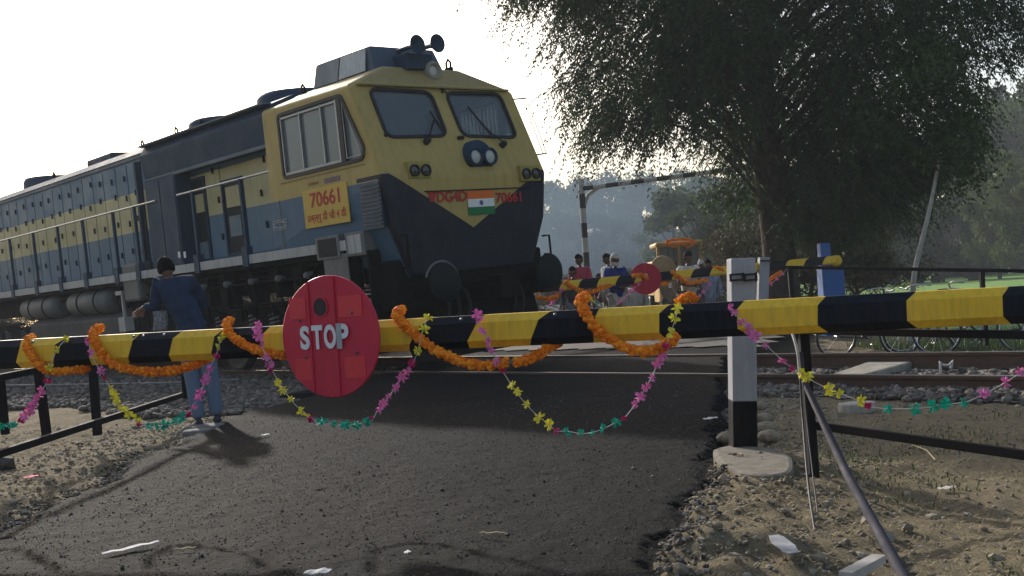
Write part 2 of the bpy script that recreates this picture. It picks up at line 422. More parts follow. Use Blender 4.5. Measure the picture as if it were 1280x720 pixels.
# bitumen chips on the road
xe,ye=cand(60000,-4.5,2.6,3.6,9.5); ke=np.abs(inroad(xe,ye))<.11*rng.random(len(xe))+.02; xe,ye=xe[ke],ye[ke]; ez=rng.uniform(.005,.016,len(xe)); scatter('asphalt_crumbs',np.stack([xe,ye,gz(xe,ye)+ez*.5],-1),ez,bitum_m,label='loose black asphalt crumbs broken off along the road edges',cat='gravel')
x,y=cand(22000,-4.5,2.6,3.6,11); k=(inroad(x,y)>.02)&(Dn(x,y)<9.2)&(rng.random(len(x))<np.clip(6/y,0,1)); x,y=x[k],y[k]
sz=rng.uniform(.0025,.007,len(x))*np.where(rng.random(len(x))<.03,2.0,1)
scatter('bitumen_grit',np.stack([x,y,rz(x,y)+sz*.3],-1),sz,bitum_m,'octa',label='loose black tarred chippings strewn over the fresh road surface',cat='gravel')
# pebbles and clods on the verges
x,y=cand(38000,-8,5.5,3.4,12); ir=inroad(x,y); D=Dn(x,y)
k=(ir<.05)&(D<9)&(rng.random(len(x))<np.where((ir>-.9),.9,.25)); x,y,ir=x[k],y[k],ir[k]
sz=rng.uniform(.005,.016,len(x))*np.where(rng.random(len(x))<.05,2.2,1)*np.where(ir>-.8,1.15,1)
scatter('verge_pebbles',np.stack([x,y,hz(x,y)+sz*.2],-1),sz,clod_m,label='small stones and dry clods littering the earth verges',cat='pebbles')
# dry straw and grass litter
def straw(name,x,y,zf,mat,L0,L1,up=.25,w=.0025,label=None,cat=None):
    n=len(x); a=rng.random(n)*2*PI; L=rng.uniform(L0,L1,n); e=rng.random(n)*up
    z=zf(x,y)+.004; p0=np.stack([x,y,z],-1); d=np.stack([np.cos(a)*np.cos(e),np.sin(a)*np.cos(e),np.sin(e)],-1)*L[:,None]
    s=np.stack([-np.sin(a),np.cos(a),np.zeros(n)],-1)*w; m_=p0+d*.55+np.array([0,0,.006]); p1=p0+d
    V=np.stack([p0-s,p0+s,m_+s,m_-s,p1],1).reshape(-1,3); b5=np.arange(n)*5
    Q=np.concatenate([np.stack([b5,b5+1,b5+2],-1),np.stack([b5,b5+2,b5+3],-1),np.stack([b5+3,b5+2,b5+4],-1)])
    o=np_mesh(name,V,Q,mat); return tag(o,label,cat,None,'stuff')
strawm=stonemat('straw',(.30,.24,.13),(.40,.33,.18),(.20,.16,.09))
x,y=cand(60000,-7,5.8,3.5,12); k=(inroad(x,y)<-.05)&(Dn(x,y)<8.6)&(vn(x*1.3,y*1.3,71)>-.3); straw('straw_litter',x[k],y[k],hz,strawm,.015,.06,label='bits of dry straw scattered over the earth verge',cat='straw')
gm=leafmat('weed_leaf',(.06,.10,.025),(.12,.15,.05),.3)
x,y=cand(6000,1.6,5.5,3.6,8); k=(inroad(x,y)<-.5)&(vn(x*1.1,y*1.1,72)>.1); straw('weeds',x[k],y[k],hz,gm,.015,.05,up=1.3,w=.0035,label='thin low weeds growing in the dry earth by the fence',cat='grass')
x,y=cand(26000,6,16,13.5,20); k=(Dn(x,y)>13)&(vn(x*.8,y*.8,73)>-.15); straw('tall_grass',x[k],y[k],hz,gm,.08,.22,up=1.5,w=.007,label='unkempt green grass along the edge of the field beyond the track',cat='grass')

# ---------------------------------------------------------------- track
a_dir=Vector((-.677,.736,0)).normalized(); n_dir=Vector((.736,.677,0)).normalized()
railm=paint('rail_rust',(.10,.055,.034),.75,(.05,.035,.03),.6,4,0,.3,False)
shine=plain('rail_polish',(.45,.43,.41),.35,.15,30,.05,.001,.5,.9)
trk=empty('railway_track',tuple(n_dir*10.35),'rusty steel rails of the single line crossing the road under the locomotive','railway track')
def rail(D,z):
    m=MB(); sec=[(-.068,0),(.068,0),(.068,.012),(.012,.03),(.010,.125),(.034,.135),(.036,.163),(.028,.171),(-.028,.171),(-.036,.163),(-.034,.135),(-.010,.125),(-.012,.03),(-.068,.012)]
    P=[]
    for t in (-16,55):
        c=n_dir*(D-10.35)+a_dir*t
        P.append([Vector((c.x,c.y,z-.171))+n_dir*u+Vector((0,0,w)) for u,w in sec])
    n=len(sec); fs=[];ms=[]
    for i in range(n):
        m.add([P[0][i],P[0][(i+1)%n],P[1][(i+1)%n],P[1][i]],[(0,1,2,3)],1 if i==7 else 0)
    m.build('rail',[railm,shine],trk)
rail(9.50,.10); rail(11.18,.175)
conc=plain('sleeper_concrete',(.24,.22,.19),.9,.25,8,.4,.01)
sl=None
for i in range(78):
    t=-13.3+i*.65
    c=n_dir*0+a_dir*t
    if sl is None:
        m=MB(); 
        for (u0,u1) in ((-1.35,1.35),):
            m.obox((0,0,0),a_dir*.12,n_dir*1.35+Vector((0,0,.06)),Vector((0,0,.08)))
        sl=m.build('sleeper',conc,trk,bevel=.015); s_=sl
    else: s_=sl.copy(); COL.objects.link(s_)
    s_.location=(c.x,c.y,-.115)
# signalling pipe along the shoulder, left
pm=paint('pipe_galv',(.22,.21,.20),.55,(.08,.06,.05),.4,5,.3,.1,False)
m=MB(); pp=[at(-60,483,20.5),at(100,481,19.6),at(225,478.2,18.3),at(300,474.5,17.8)]; m.tube(catmull(pp,4),.022,8)
for p in pp[:3]: m.box(p.x-.04,p.x+.04,p.y-.04,p.y+.04,-.05,p.z)
tag(m.build('signal_pipe',pm),'thin grey pipe running along the ballast shoulder at the left','pipe')
# long pale concrete slab between the rails, right of the road
slabm=plain('old_concrete',(.27,.245,.20),.95,.35,7,.7,.03)
m=MB()
P=[G(1030,471,.07),G(1066,472,.07),G(1140,449,.1),G(1088,448,.1)]
m.prism([Vector((p.x,p.y,-.08)) for p in P],(0,0,.155)); o=m.build('concrete_slab',slabm,bevel=.02)
tag(o,'pale broken concrete slab lying between the two rails right of the road','slab')
# rail clip / pandrol piece and white stone
m=MB(); c=G(1183,463,.0); m.tube([c+Vector((-.06,0,.0)),c+Vector((-.06,0,.1)),c+Vector((-.03,0,.06)),c+Vector((.03,0,.05)),c+Vector((.07,0,.1)),c+Vector((.05,0,.02))],.014,7)
tag(m.build('rail_clip',plain('pale_metal',(.5,.48,.45),.5,.1,10)),'small pale hooked rail clip standing among the ballast between the rails','rail clip')
for (px,py,w,lab) in ((1172,473,.13,'flat white stone beside the hooked clip between the rails'),(1070,507,.17,'pale broken stone slab lying just before the near rail')):
    c=G(px,py,0); m=MB(); n=9; poly=[Vector((c.x+w*math.cos(2*PI*i/n)*random.uniform(.75,1.1),c.y+w*.9*math.sin(2*PI*i/n)*random.uniform(.7,1.1),-.06)) for i in range(n)]
    m.prism(poly,(0,0,.085)); tag(m.build('flat_stone',plain('whitish_stone',(.36,.33,.28),.9,.2,9,.5,.02),bevel=.012),lab,'stone','pale flat stones by the rails')
# kerb stones at road shoulder (right, beside the post)
km=plain('kerb_stone',(.26,.22,.155),.95,.4,14,1.,.03)
kl=['uppermost pale kerb stone behind the grey gate post','second pale kerb stone down behind the grey gate post','third pale kerb stone down behind the grey gate post','fourth pale kerb stone down, just above the footing of the gate post','pale kerb stone half hidden on the left of the gate post foot']
for (px,py,s),lab in zip(((951,512,.09),(955,528,.10),(958,540,.11),(962,551,.12),(910,552,.11)),kl):
    c=G(px,py,.0); v,f=ico(); V=v*(1+.3*(rng.random((12,1))-.5)); V=V*np.array([s,s*.8,s*.55])+np.array([c.x,c.y,.03])
    o=np_mesh('kerb_stone',V,f,km); sb=o.modifiers.new('s','SUBSURF'); sb.levels=sb.render_levels=1; tag(o,lab,'stone','kerb stones by the gate post')
for (px,py,s,lab) in ((20,598,.10,'dark rounded stone half out of frame at the far left edge'),):
    c=G(px-18,py-8,0); v,f=ico(); V=v*(1+.3*(rng.random((12,1))-.5)); V=V*np.array([s*1.3,s,s*.8])+np.array([c.x,c.y,.06])
    o=np_mesh('stone',V,f,plain('dark_stone',(.07,.06,.05),.9)); tag(o,lab,'stone')
# litter
pap=plain('paper_white',(.55,.54,.53),.8,.3,12,.6,.01); 
def litter(name,px0,py0,px1,py1,w,lab,mat=pap,z=.02,cat='litter'):
    a=G(px0,py0,z);b_=G(px1,py1,z); a.z=float(rz(a.x,a.y)) if inroad(np.array([a.x]),np.array([a.y]))[0]>0 else float(hz(a.x,a.y)); b_.z=a.z
    a.z+=.015;b_.z+=.02; d=(b_-a); s=Vector((-d.y,d.x,0)).normalized()*w/2; n=6; vs=[];fs=[]
    for i in range(n+1):
        p=a+d*i/n+Vector((0,0,.003*math.sin(i*2.1))); k=1-.5*(abs(i-n/2)/(n/2))**2
        vs+= [p-s*k,p+s*k+Vector((0,0,.004*random.random()))]
    for i in range(n): fs.append((2*i,2*i+1,2*i+3,2*i+2))
    m=MB(); m.add(vs,fs,0); o=m.build(name,mat,fix=False); sd=o.modifiers.new('t','SOLIDIFY'); sd.thickness=.003; return tag(o,lab,cat)
litter('plastic_strip',128,700,199,685,.035,'long white strip lying on the asphalt at the lower left')
litter('paper_scrap',381,720,414,719,.07,'white paper scrap at the bottom edge of the asphalt')
litter('paper_scrap',880,532,897,530,.06,'crumpled white paper beside the grey gate post')
litter('paper_scrap',327,548,337,547,.06,'tiny white scrap beside the shadow of the man')
litter('paper_scrap',506,698,514,697,.03,'tiny white scrap in the middle of the asphalt foreground')
litter('twig',218,694,246,692,.012,'thin straw coloured twig on the asphalt near the white strip',strawm,cat='twig')
litter('twig',600,675,632,676,.012,'thin dry twig on the asphalt toward the right',strawm,cat='twig')
litter('plastic_bag',968,690,994,716,.07,'torn translucent whitish plastic bag among the rubble',plain('dull_plastic',(.32,.33,.34),.4,.2,14,.3))
litter('flat_paper',1172,600,1193,598,.05,'pale scrap on the dry earth inside the right fence',plain('dusty_paper',(.5,.46,.40),.9))
litter('pink_petal',30,598,48,595,.07,'pink paper flower dropped on the earth at the far left',plain('crepe_crimson',(.5,.02,.1),.8))
m=MB(); a=G(1058,735,0);b_=G(1100,712,0); a.z=b_.z=.04; m.bar(a,b_,.05,.03); tag(m.build('wood_stick',plain('pale_wood',(.4,.37,.33),.8,.2,9)),'pale wooden stick on the ground beside the slanting pipe','stick')
m=MB(); a=G(1140,562,0);b_=G(1170,582,0); a.z=b_.z=.03; m.tube([a,(a+b_)/2+Vector((.02,0,.01)),b_],.004,5); tag(m.build('straw_stalk',strawm),'long pale straw stalk on the dry earth under the lower rail','straw')
# ================================================================== LOCOMOTIVE
def zonemat(name, kind):
    m,nt,b=newmat(name); tc=N(nt,'ShaderNodeTexCoord'); sp=N(nt,'ShaderNodeSeparateXYZ'); nt.links.new(tc.outputs['Object'],sp.inputs[0])
    def M_(op,a,b_=None,c=None):
        n=N(nt,'ShaderNodeMath',operation=op)
        for i,v in enumerate((a,b_,c)):
            if v is None: continue
            if isinstance(v,bpy.types.NodeSocket): nt.links.new(v,n.inputs[i])
            else: n.inputs[i].default_value=v
        return n.outputs[0]
    z=sp.outputs['Z']; x=sp.outputs['X']; y=sp.outputs['Y']
    wob=M_('MULTIPLY',M_('SUBTRACT',noise(nt,2.5,3,.5),.5),.03); zz=M_('ADD',z,wob)
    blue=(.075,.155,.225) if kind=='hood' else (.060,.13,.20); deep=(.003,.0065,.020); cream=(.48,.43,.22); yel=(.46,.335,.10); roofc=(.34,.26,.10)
    if kind=='hood':
        inb=M_('MULTIPLY',M_('GREATER_THAN',zz,2.78),M_('LESS_THAN',zz,3.54))
        c=mix(nt,inb,blue,cream)
    else:
        # side boundary 2.73 ; V on the nose
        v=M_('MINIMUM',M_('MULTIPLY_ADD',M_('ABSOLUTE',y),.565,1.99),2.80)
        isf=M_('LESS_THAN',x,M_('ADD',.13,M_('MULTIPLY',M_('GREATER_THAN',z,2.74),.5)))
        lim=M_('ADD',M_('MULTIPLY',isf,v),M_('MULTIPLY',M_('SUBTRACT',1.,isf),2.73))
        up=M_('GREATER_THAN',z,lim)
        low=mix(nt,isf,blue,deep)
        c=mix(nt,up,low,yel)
        c=mix(nt,M_('GREATER_THAN',z,4.17),c,roofc)
    f=noise(nt,2,8,.65); f2=noise(nt,2.2,7,.65,vec=mapped(nt,(5,5,.55))); f3=noise(nt,14,5,.7)
    c=mix(nt,ramp(nt,f,[(.35,0),(.75,.3)]),c,mix(nt,.5,c,(.2,.18,.14)))
    c=mix(nt,ramp(nt,f2,[(.48,0),(.78,.5)]),c,mix(nt,.45,(.05,.045,.04),c))
    c=mix(nt,ramp(nt,f3,[(.60,0),(.75,.25)]),c,mix(nt,.5,(.10,.08,.06),c))
    nt.links.new(c,b.inputs['Base Color']); nt.links.new(ramp(nt,f,[(.3,.42),(.8,.75)]),b.inputs['Roughness'])
    b.inputs['Specular IOR Level'].default_value=.22; bump(nt,b,f2,.12,.006); return m
hoodm=zonemat('hood_paint','hood'); cabm=zonemat('cab_paint','cab')
dkblue=paint('dark_blue_grey',(.022,.050,.088),.6,(.035,.045,.06),.3,2,0,.12,True,.2)
roofgrey=paint('roof_grey',(.085,.125,.165),.6,(.06,.06,.06),.5,1.5)
black=paint('running_gear_black',(.006,.0058,.0056),.85,(.03,.024,.019),.5,3,0,.3,False,.12)
blk2=plain('flat_black',(.012,.012,.013),.7,.3,12)
grey=paint('frame_grey',(.17,.165,.155),.7,(.06,.05,.04),.6,2)
tankm=paint('tank_grey',(.115,.12,.115),.6,(.05,.045,.04),.5,1.2)
sillm=paint('sill_pale',(.42,.42,.40),.6,(.12,.11,.10),.6,2)
steelm=plain('handrail_steel',(.40,.40,.38),.4,.2,20,.1,.001,.5,.7)
rubber=plain('rubber_black',(.015,.015,.016),.55,.2,20)
alum=plain('window_frame_alu',(.27,.28,.28),.4,.15,15,.1,.001,.5,.6)
redm=paint('red_letters',(.45,.02,.015),.6,(.3,.1,.05),.3,8)
orangem=plain('flag_orange',(.75,.16,.03),.6,.05,8,.05); whitem=plain('white_paint',(.75,.75,.73),.6,.06,10,.1); greenm=plain('flag_green',(.01,.17,.05),.6,.05,8,.05)
navy=plain('navy',(.05,.05,.25),.6)
platem=paint('plate_yellow',(.62,.40,.05),.55,(.3,.2,.1),.25,4)
def glassm(name,c,tint,w):
    m,nt,b=newmat(name); b.inputs['Base Color'].default_value=col(c); b.inputs['Roughness'].default_value=.06; b.inputs['Specular IOR Level'].default_value=.6
    t=N(nt,'ShaderNodeBsdfTransparent'); t.inputs['Color'].default_value=col(tint); mx=N(nt,'ShaderNodeMixShader'); mx.inputs[0].default_value=w
    nt.links.new(t.outputs[0],mx.inputs[1]); nt.links.new(b.outputs[0],mx.inputs[2]); nt.links.new(mx.outputs[0],nt.nodes['Material Output'].inputs['Surface']); return m
wglass=glassm('windshield_glass',(.19,.22,.23),(.8,.86,.9),.45)
sglass=glassm('side_glass',(.22,.25,.25),(.7,.75,.75),.72)

loco=empty('locomotive',(-.3995,15.7226,.14),'blue and yellow diesel locomotive numbered 70661 standing across the road at the left','locomotive')
loco.rotation_mode='QUATERNION'
q=Matrix.Rotation(math.atan2(.736,-.677),4,'Z')@Matrix.Rotation(R(-2.7),4,'X'); loco.rotation_quaternion=q.to_quaternion()
LM=Matrix.Translation((-.3995,15.7226,.14))@q; LI=LM.inverted()
def lray(px,py):
    o=LI@CAM; d=LI.to_3x3()@ray(px,py); return o,d
def sd(px,py,y=1.55):
    o,d=lray(px,py); k=(y-o.y)/d.y; return o+d*k
def pl(px,py,P0,n):
    o,d=lray(px,py); P0=Vector(P0);n=Vector(n); return o+d*((P0-o).dot(n)/d.dot(n))
def bx(name,x0,x1,y0,y1,z0,z1,m,par=None,bev=.012): return MB().box(x0,x1,y0,y1,z0,z1).build(name,m,par or loco,bevel=bev)

# ---- frame and sill
m=MB(); m.box(.9,20.6,-1.0,1.0,1.32,1.9); m.box(.95,20.6,-1.52,1.52,1.76,1.90); m.build('underframe',black,loco)
m=MB()
for s in (1,-1): m.box(.62,20.5,*sorted((s*1.53,s*1.575)),1.84,1.985)
m.box(2.6,20.5,-1.55,1.55,1.90,1.965); m.build('walkway',sillm,loco)
# ---- hood
m=MB(); 
sec=[(-1.2,1.95),(-1.2,4.22),(-1.05,4.36),(-.55,4.50),(0,4.54),(.55,4.50),(1.05,4.36),(1.2,4.22),(1.2,1.95)]
def extr(m,sec,x0,x1,mi=0):
    n=len(sec); vs=[(x0,y,z) for y,z in sec]+[(x1,y,z) for y,z in sec]
    m.add(vs,[tuple(range(n)),tuple(range(2*n-1,n-1,-1))]+[(i,(i+1)%n,n+(i+1)%n,n+i) for i in range(n)],mi)
extr(m,sec,2.9,20.2); hood=m.build('hood',hoodm,loco,bevel=.03)
# gutter strip
m=MB()
for s in(1,-1): m.box(7.6,20.2,*sorted((s*1.2,s*1.235)),4.17,4.23)
m.build('gutter',roofgrey,loco)
m=MB(); extr(m,[(-1.24,4.25),(-1.09,4.385),(-.57,4.525),(0,4.565),(.57,4.525),(1.09,4.385),(1.24,4.25),(1.0,4.3),(0,4.5),(-1.0,4.3)],7.5,20.25); m.build('hood_roof',roofgrey,loco)
# overhang
m=MB()
for s in (1,-1):
    sec=[(s*1.1,3.62),(s*1.46,3.66),(s*1.53,4.1),(s*1.40,4.27),(s*1.0,4.42),(s*.9,4.2)]
    if s<0: sec=sec[::-1]
    extr(m,sec,2.86,7.55)
m.build('radiator_overhang',dkblue,loco,bevel=.02)
m=MB()
for s in (1,-1):
    m.box(2.9,7.5,*sorted((s*1.40,s*1.56)),4.255,4.285); m.box(2.9,7.5,*sorted((s*1.44,s*1.5)),3.60,3.66)
m.build('overhang_trim',roofgrey,loco)
for s in (1,-1):
    m=MB(); m.box(6.25,7.5,*sorted((s*1.19,s*1.50)),1.97,3.63)
    for (a,b_) in ((6.29,6.86),(6.90,7.46)): m.box(a,b_,*sorted((s*1.5,s*1.512)),2.02,3.58)
    m.build('equipment_cabinet',dkblue,loco,bevel=.01)
# door bays under overhang (open doors on the hood)
def bay(x0,x1,z0,z1,name='opening_shade_panel'):
    o=MB().box(x0,x1,1.16,1.212,z0,z1).build(name,blk2,loco)  # flat black panel paints in the shade of an open recess
    m=MB()
    for (a,b_,c,d) in ((x0-.05,x0,z0,z1),(x1,x1+.05,z0,z1),(x0-.05,x1+.05,z1,z1+.05),(x0-.05,x1+.05,z0-.05,z0)): m.box(a,b_,1.19,1.235,c,d)
    m.build('frame',dkblue,o); return o
o1=bay(3.98+.45,4.62+.45,2.08,3.28); MB().box(4.5,4.98,1.214,1.226,2.85,3.2).build('panel',hoodm,o1); MB().box(4.55,4.95,1.214,1.226,2.35,2.7).build('panel',paint('panel_blue',(.10,.16,.20),.5),o1)
o2=bay(5.75,6.22,2.05,3.45); MB().box(5.8,6.18,1.214,1.226,2.88,3.2).build('panel',hoodm,o2); MB().box(5.8,6.18,1.214,1.226,2.05,2.35).build('panel',MAT['panel_blue'],o2)
# hood doors with latches + louvre
LATCH=[]
def hdoor(x0,x1,z0=2.02,z1=4.12,s=1,lat=True):
    d=MB().box(x0,x1,*sorted((s*1.2,s*1.222)),z0,z1).build('hood_door',hoodm,loco,bevel=.006)
    if lat:
        for z in (2.35,2.95,3.45,3.85):
            if z<z1-.1:
                if not LATCH: LATCH.append(MB().box(0,.035,1.222,1.25,0,.11).build('latch',blk2,d)); l=LATCH[0]
                else: l=LATCH[0].copy(); COL.objects.link(l); l.parent=d
                l.location=(x0+.05+random.uniform(-.01,.3*(x1-x0)),0,z+random.uniform(-.05,.05))
    return d
x=7.68
k=0
while x<20.0:
    w=.52 if k%3 else .60
    hdoor(x,x+w); hdoor(x,x+w,s=-1,lat=False); x+=w+.035; k+=1
hdoor(2.98,3.45,z1=3.6); hdoor(3.5,4.33,z1=3.6); hdoor(5.15,5.66,z1=3.6)
m=MB()
for k in range(9): m.box(3.06,3.3,1.222,1.236,2.92+.045*k,2.945+.045*k)
m.build('louvre',blk2,loco)
m=MB(); m.box(8.28,8.36,1.2,1.30,2.05,4.1); m.build('corner_post',dkblue,loco)
m=MB(); m.tube([(7.62,1.5,1.98),(7.62,1.5,4.0),(7.62,1.35,4.12)],.022,7); m.build('grab_rail',blk2,loco)
# faint grime boxes: fans, exhaust, lugs
def fan(x,r=.62,h=.28,name='roof_fan'):
    o=MB().lathe((x,0,4.42),(0,0,1),[(r,0),(r,h*.75),(r-.05,h),(r-.12,h),(r-.14,h-.08),(.1,h-.1),(0,h-.1)],28).build(name,dkblue,loco)
    m=MB()
    for j in range(10):
        a=2*PI*j/10; m.bar((x,0,4.42+h-.05),(x+r*.9*math.cos(a),r*.9*math.sin(a),4.42+h-.05),.03,.02)
    m.build('fan_grille',blk2,o)
fan(4.35,.70,.30); fan(6.95,.70,.28); fan(16.2,.66,.36); 
m=MB(); m.box(11.2,12.6,-.5,.5,4.5,4.72); m.build('exhaust_housing',dkblue,loco,bevel=.05)
def lug(x,y,z): 
    m=MB(); m.tube([(x-.05,y,z),(x-.05,y,z+.1),(x,y,z+.15),(x+.05,y,z+.1),(x+.05,y,z)],.018,7); m.box(x-.07,x+.07,y-.03,y+.03,z-.03,z+.02); m.build('lifting_lug',black,loco)
for (x,y,z) in ((7.0,1.0,4.42),(8.6,.95,4.42),(13.4,.95,4.42),(5.6,1.2,4.32),(2.82,.85,4.42),(.95,-.62,4.5)): lug(x,y,z)
# ---- railings
def railing(x0,x1,posts,name='handrail',endcurl=True,s=1):
    o=MB().tube([(x0,s*1.53,3.22),(x1,s*1.53,3.22)],.021,8).build(name,steelm,loco)
    for p in posts:
        m=MB(); m.bar((p,s*1.53,1.97),(p,s*1.53,3.22),.055,.055); m.box(p-.09,p+.09,*sorted((s*1.49,s*1.60)),1.80,2.12)
        m.build('post',dkblue,o)
    return o
ps=[sd(px,py).x for px,py in ((13,320),(42,310),(72,300),(103,290),(141,280))]
railing(7.05,20.0,[8.0]+sorted(ps)+[16.6,18.2,19.8]); railing(2.86,6.16,[sd(242,270).x,sd(302,255).x])
railing(2.86,20.0,[3.5,5.5,7.5,9.5,11.5,13.5,15.5,17.5,19.5],s=-1)
# ---- underside
def hcyl(name,x0,x1,y,z,r,m):
    o=MB().lathe((x0,y,z),(1,0,0),[(r*.6,0),(r*.9,.05),(r,.14),(r,x1-x0-.14),(r*.9,x1-x0-.05),(r*.6,x1-x0)],24).build(name,m,loco)
    mm=MB()
    for t in (.3,.7):
        xx=x0+(x1-x0)*t; mm.lathe((xx-.03,y,z),(1,0,0),[(r+.004,0),(r+.012,.005),(r+.012,.055),(r+.004,.06)],24)
    mm.build('strap',black,o); return o
for s in(1,-1):
    hcyl('air_reservoir',9.9,12.2,s*1.22,1.50,.27,tankm); hcyl('air_reservoir',12.9,15.2,s*1.22,1.50,.27,tankm)
m=MB(); extr(m,[(-1.3,.42),(-1.45,.6),(-1.45,1.12),(-1.1,1.3),(1.1,1.3),(1.45,1.12),(1.45,.6),(1.3,.42)],9.2,14.6); m.build('fuel_tank',paint('fuel_tank_dark',(.05,.048,.045),.75,(.09,.075,.06),.6),loco,bevel=.03)
def bogie(xc):
    bo=MB()
    for s in(1,-1):
        bo.prism([(xc-2.35,s*1.08,.62),(xc-2.35,s*1.08,1.02),(xc-1.9,s*1.08,1.12),(xc-1.2,s*1.08,.98),(xc-.5,s*1.08,1.12),(xc+.5,s*1.08,1.12),(xc+1.2,s*1.08,.98),(xc+1.9,s*1.08,1.12),(xc+2.35,s*1.08,1.02),(xc+2.35,s*1.08,.62),(xc+1.4,s*1.08,.70),(xc-1.4,s*1.08,.70)],(0,s*.14,0))
        bo.bar((xc-1.6,s*1.3,1.16),(xc+1.6,s*1.3,1.16),.06,.06); bo.bar((xc-2.3,s*1.28,.5),(xc+2.3,s*1.28,.5),.05,.05)
    for dx in(-2.3,-.9,.9,2.3): bo.box(xc+dx-.08,xc+dx+.08,-1.1,1.1,.55,.9)
    b_=bo.build('bogie_frame',black,loco,bevel=.02)
    for dx in (-1.85,0,1.85):
        w=MB()
        for s in(1,-1): w.lathe((xc+dx,s*.72,.53),(0,s,0),[(.56,-.04),(.535,.0),(.53,.10),(.48,.11),(.44,.06),(.2,.05),(.16,.12),(0,.12)],32)
        w.tube([(xc+dx,-.75,.53),(xc+dx,.75,.53)],.09,12); w.build('wheelset',paint('wheel_steel',(.06,.045,.036),.65,(.03,.028,.025),.5,5),b_)
        for s in(1,-1):
            a=MB(); a.box(xc+dx-.19,xc+dx+.19,*sorted((s*1.06,s*1.36)),.34,.74); a.lathe((xc+dx,s*1.36,.53),(0,s,0),[(.15,0),(.15,.05),(.10,.07),(0,.07)],16); a.build('axle_box',grey,b_,bevel=.02)
            for e in(-.34,.34):
                c_=MB(); pts=[Vector((xc+dx+e+.085*math.cos(t*PI/4),s*1.24+.085*math.sin(t*PI/4),.62+.0078*t*1.1)) for t in range(0,44)]
                c_.tube(pts,.02,5); c_.build('spring',grey,b_)
        for e in (-1,1):
            br=MB(); br.box(xc+dx+e*.60-.05,xc+dx+e*.60+.05,.62,.86,.25,.8); br.tube([(xc+dx+e*.66,.9,.85),(xc+dx+e*.62,1.2,.9),(xc+dx+e*.45,1.33,1.1)],.02,6); br.build('brake_block',black,b_)
bogie(4.1); bogie(17.1)
# piping and clutter under the sill
m=MB()
for (x0,x1,y,z) in ((1.2,9.0,1.36,1.70),(1.2,16.0,1.30,1.60),(2.2,8.5,1.42,1.52)): m.tube([(x0,y,z),(x1,y,z)],.022,7)
for k in range(16):
    x0=1.6+k*.52+random.uniform(-.1,.1); m.tube([(x0,1.35,1.75),(x0+.08,1.44,1.45),(x0-.1,1.40,1.15),(x0+.05,1.3,.9)],random.choice((.014,.02,.03)),6)
for k in range(9):
    x0=1.7+k*.8+random.uniform(-.1,.1); w=random.uniform(.12,.28); m.box(x0,x0+w,1.12,1.40,1.30+random.uniform(-.25,0),1.72)
m.build('brake_piping',black,loco)
m=MB()
for k in range(8):
    x0=2.3+k*.85; m.lathe((x0,1.34,1.55),(.2,1,0),[(.0,0),(.055,0),(.055,.13),(.035,.16),(0,.16)],12); m.build('valve',grey,loco); m=MB()
bx('sand_box',8.1,8.85,1.1,1.56,1.42,2.17,tankm,bev=.06)
m=MB(); m.bar((9.0,1.52,.98),(9.0,1.52,1.62),.05,.05); m.box(8.84,9.14,1.42,1.6,.86,1.14); m.box(8.9,9.2,1.4,1.58,1.58,1.66); m.build('jack_pad',sillm,loco)
bx('hanging_box',1.02,1.66,1.30,1.57,1.32,1.80,grey,bev=.02)
for i,(x0,x1) in enumerate(((1.25,1.72),(.62,.95))):
    o=bx('step_recess_frame',x0-.07,x1+.07,1.40,1.585,1.74,2.08,grey,bev=.01)
    MB().box(x0,x1,1.58,1.592,1.78,2.04).build('recess',blk2 if i==0 else sillm,o)
for z in (.62,1.02,1.38):
    pass
m=MB()
for z in (.45,.85,1.25): m.box(.55,1.0,1.35,1.56,z,z+.04)
m.box(.53,.56,1.35,1.56,.4,1.8); m.box(1.0,1.03,1.35,1.56,.4,1.8); m.build('cab_steps',black,loco)
m=MB()
for k in range(7): m.tube([sd(227,318)+Vector((-.1*k*0,.03,0)),sd(227,318)+Vector((0,.03,-.01))],.01,5)
for px in (223,230):
    m=MB(); c=sd(px,318.5,1.6); m.box(c.x-.035,c.x+.035,1.578,1.59,c.z-.055,c.z+.055); m.build('white_marker',whitem,loco)
# ---- apron, buffers, coupler, cowcatcher
m=MB(); m.box(.15,.6,-1.42,1.42,.92,1.62); m.build('buffer_beam',black,loco,bevel=.03)
m=MB()
vs=[(.35,-1.35,.95),(.35,1.35,.95),(.05,-1.25,.18),(.05,1.25,.18),(.42,-1.35,.95),(.42,1.35,.95),(.12,-1.25,.18),(.12,1.25,.18)]
m.add(vs,[(0,2,3,1),(4,5,7,6),(0,1,5,4),(2,6,7,3),(0,4,6,2),(1,3,7,5)]); m.build('cowcatcher',black,loco)
for y in (1.0,-1.0):
    o=MB().lathe((.2,y,1.24),(-1,0,0),[(.2,0),(.2,.05),(.13,.07),(.12,.36),(.105,.38),(.105,.56),(.05,.6),(0,.6)],20).build('buffer',black,loco)
    MB().lathe((-.38,y,1.24),(-1,0,0),[(0,0),(.2,.0),(.255,.015),(.265,.04),(.25,.062),(.15,.085),(0,.092)],32).build('buffer_head',paint('buffer_face',(.012,.017,.016),.7,(.02,.02,.02),.4,5,0,.1,False,.15),o)
m=MB(); m.box(-.35,.25,-.12,.12,.98,1.22); m.box(-.62,-.3,-.2,.12,.93,1.28); m.box(-.68,-.5,.06,.22,.93,1.28); m.build('coupler',black,loco,bevel=.03)
for y in (.62,.42,-.45,-.62,.8):
    m=MB(); m.tube(catmull([(.1,y,1.15),(-.12,y,1.1),(-.2,y,.85),(-.12,y+.06,.6),(0,y+.12,.55)],4),.024,7); m.build('air_hose',rubber,loco)
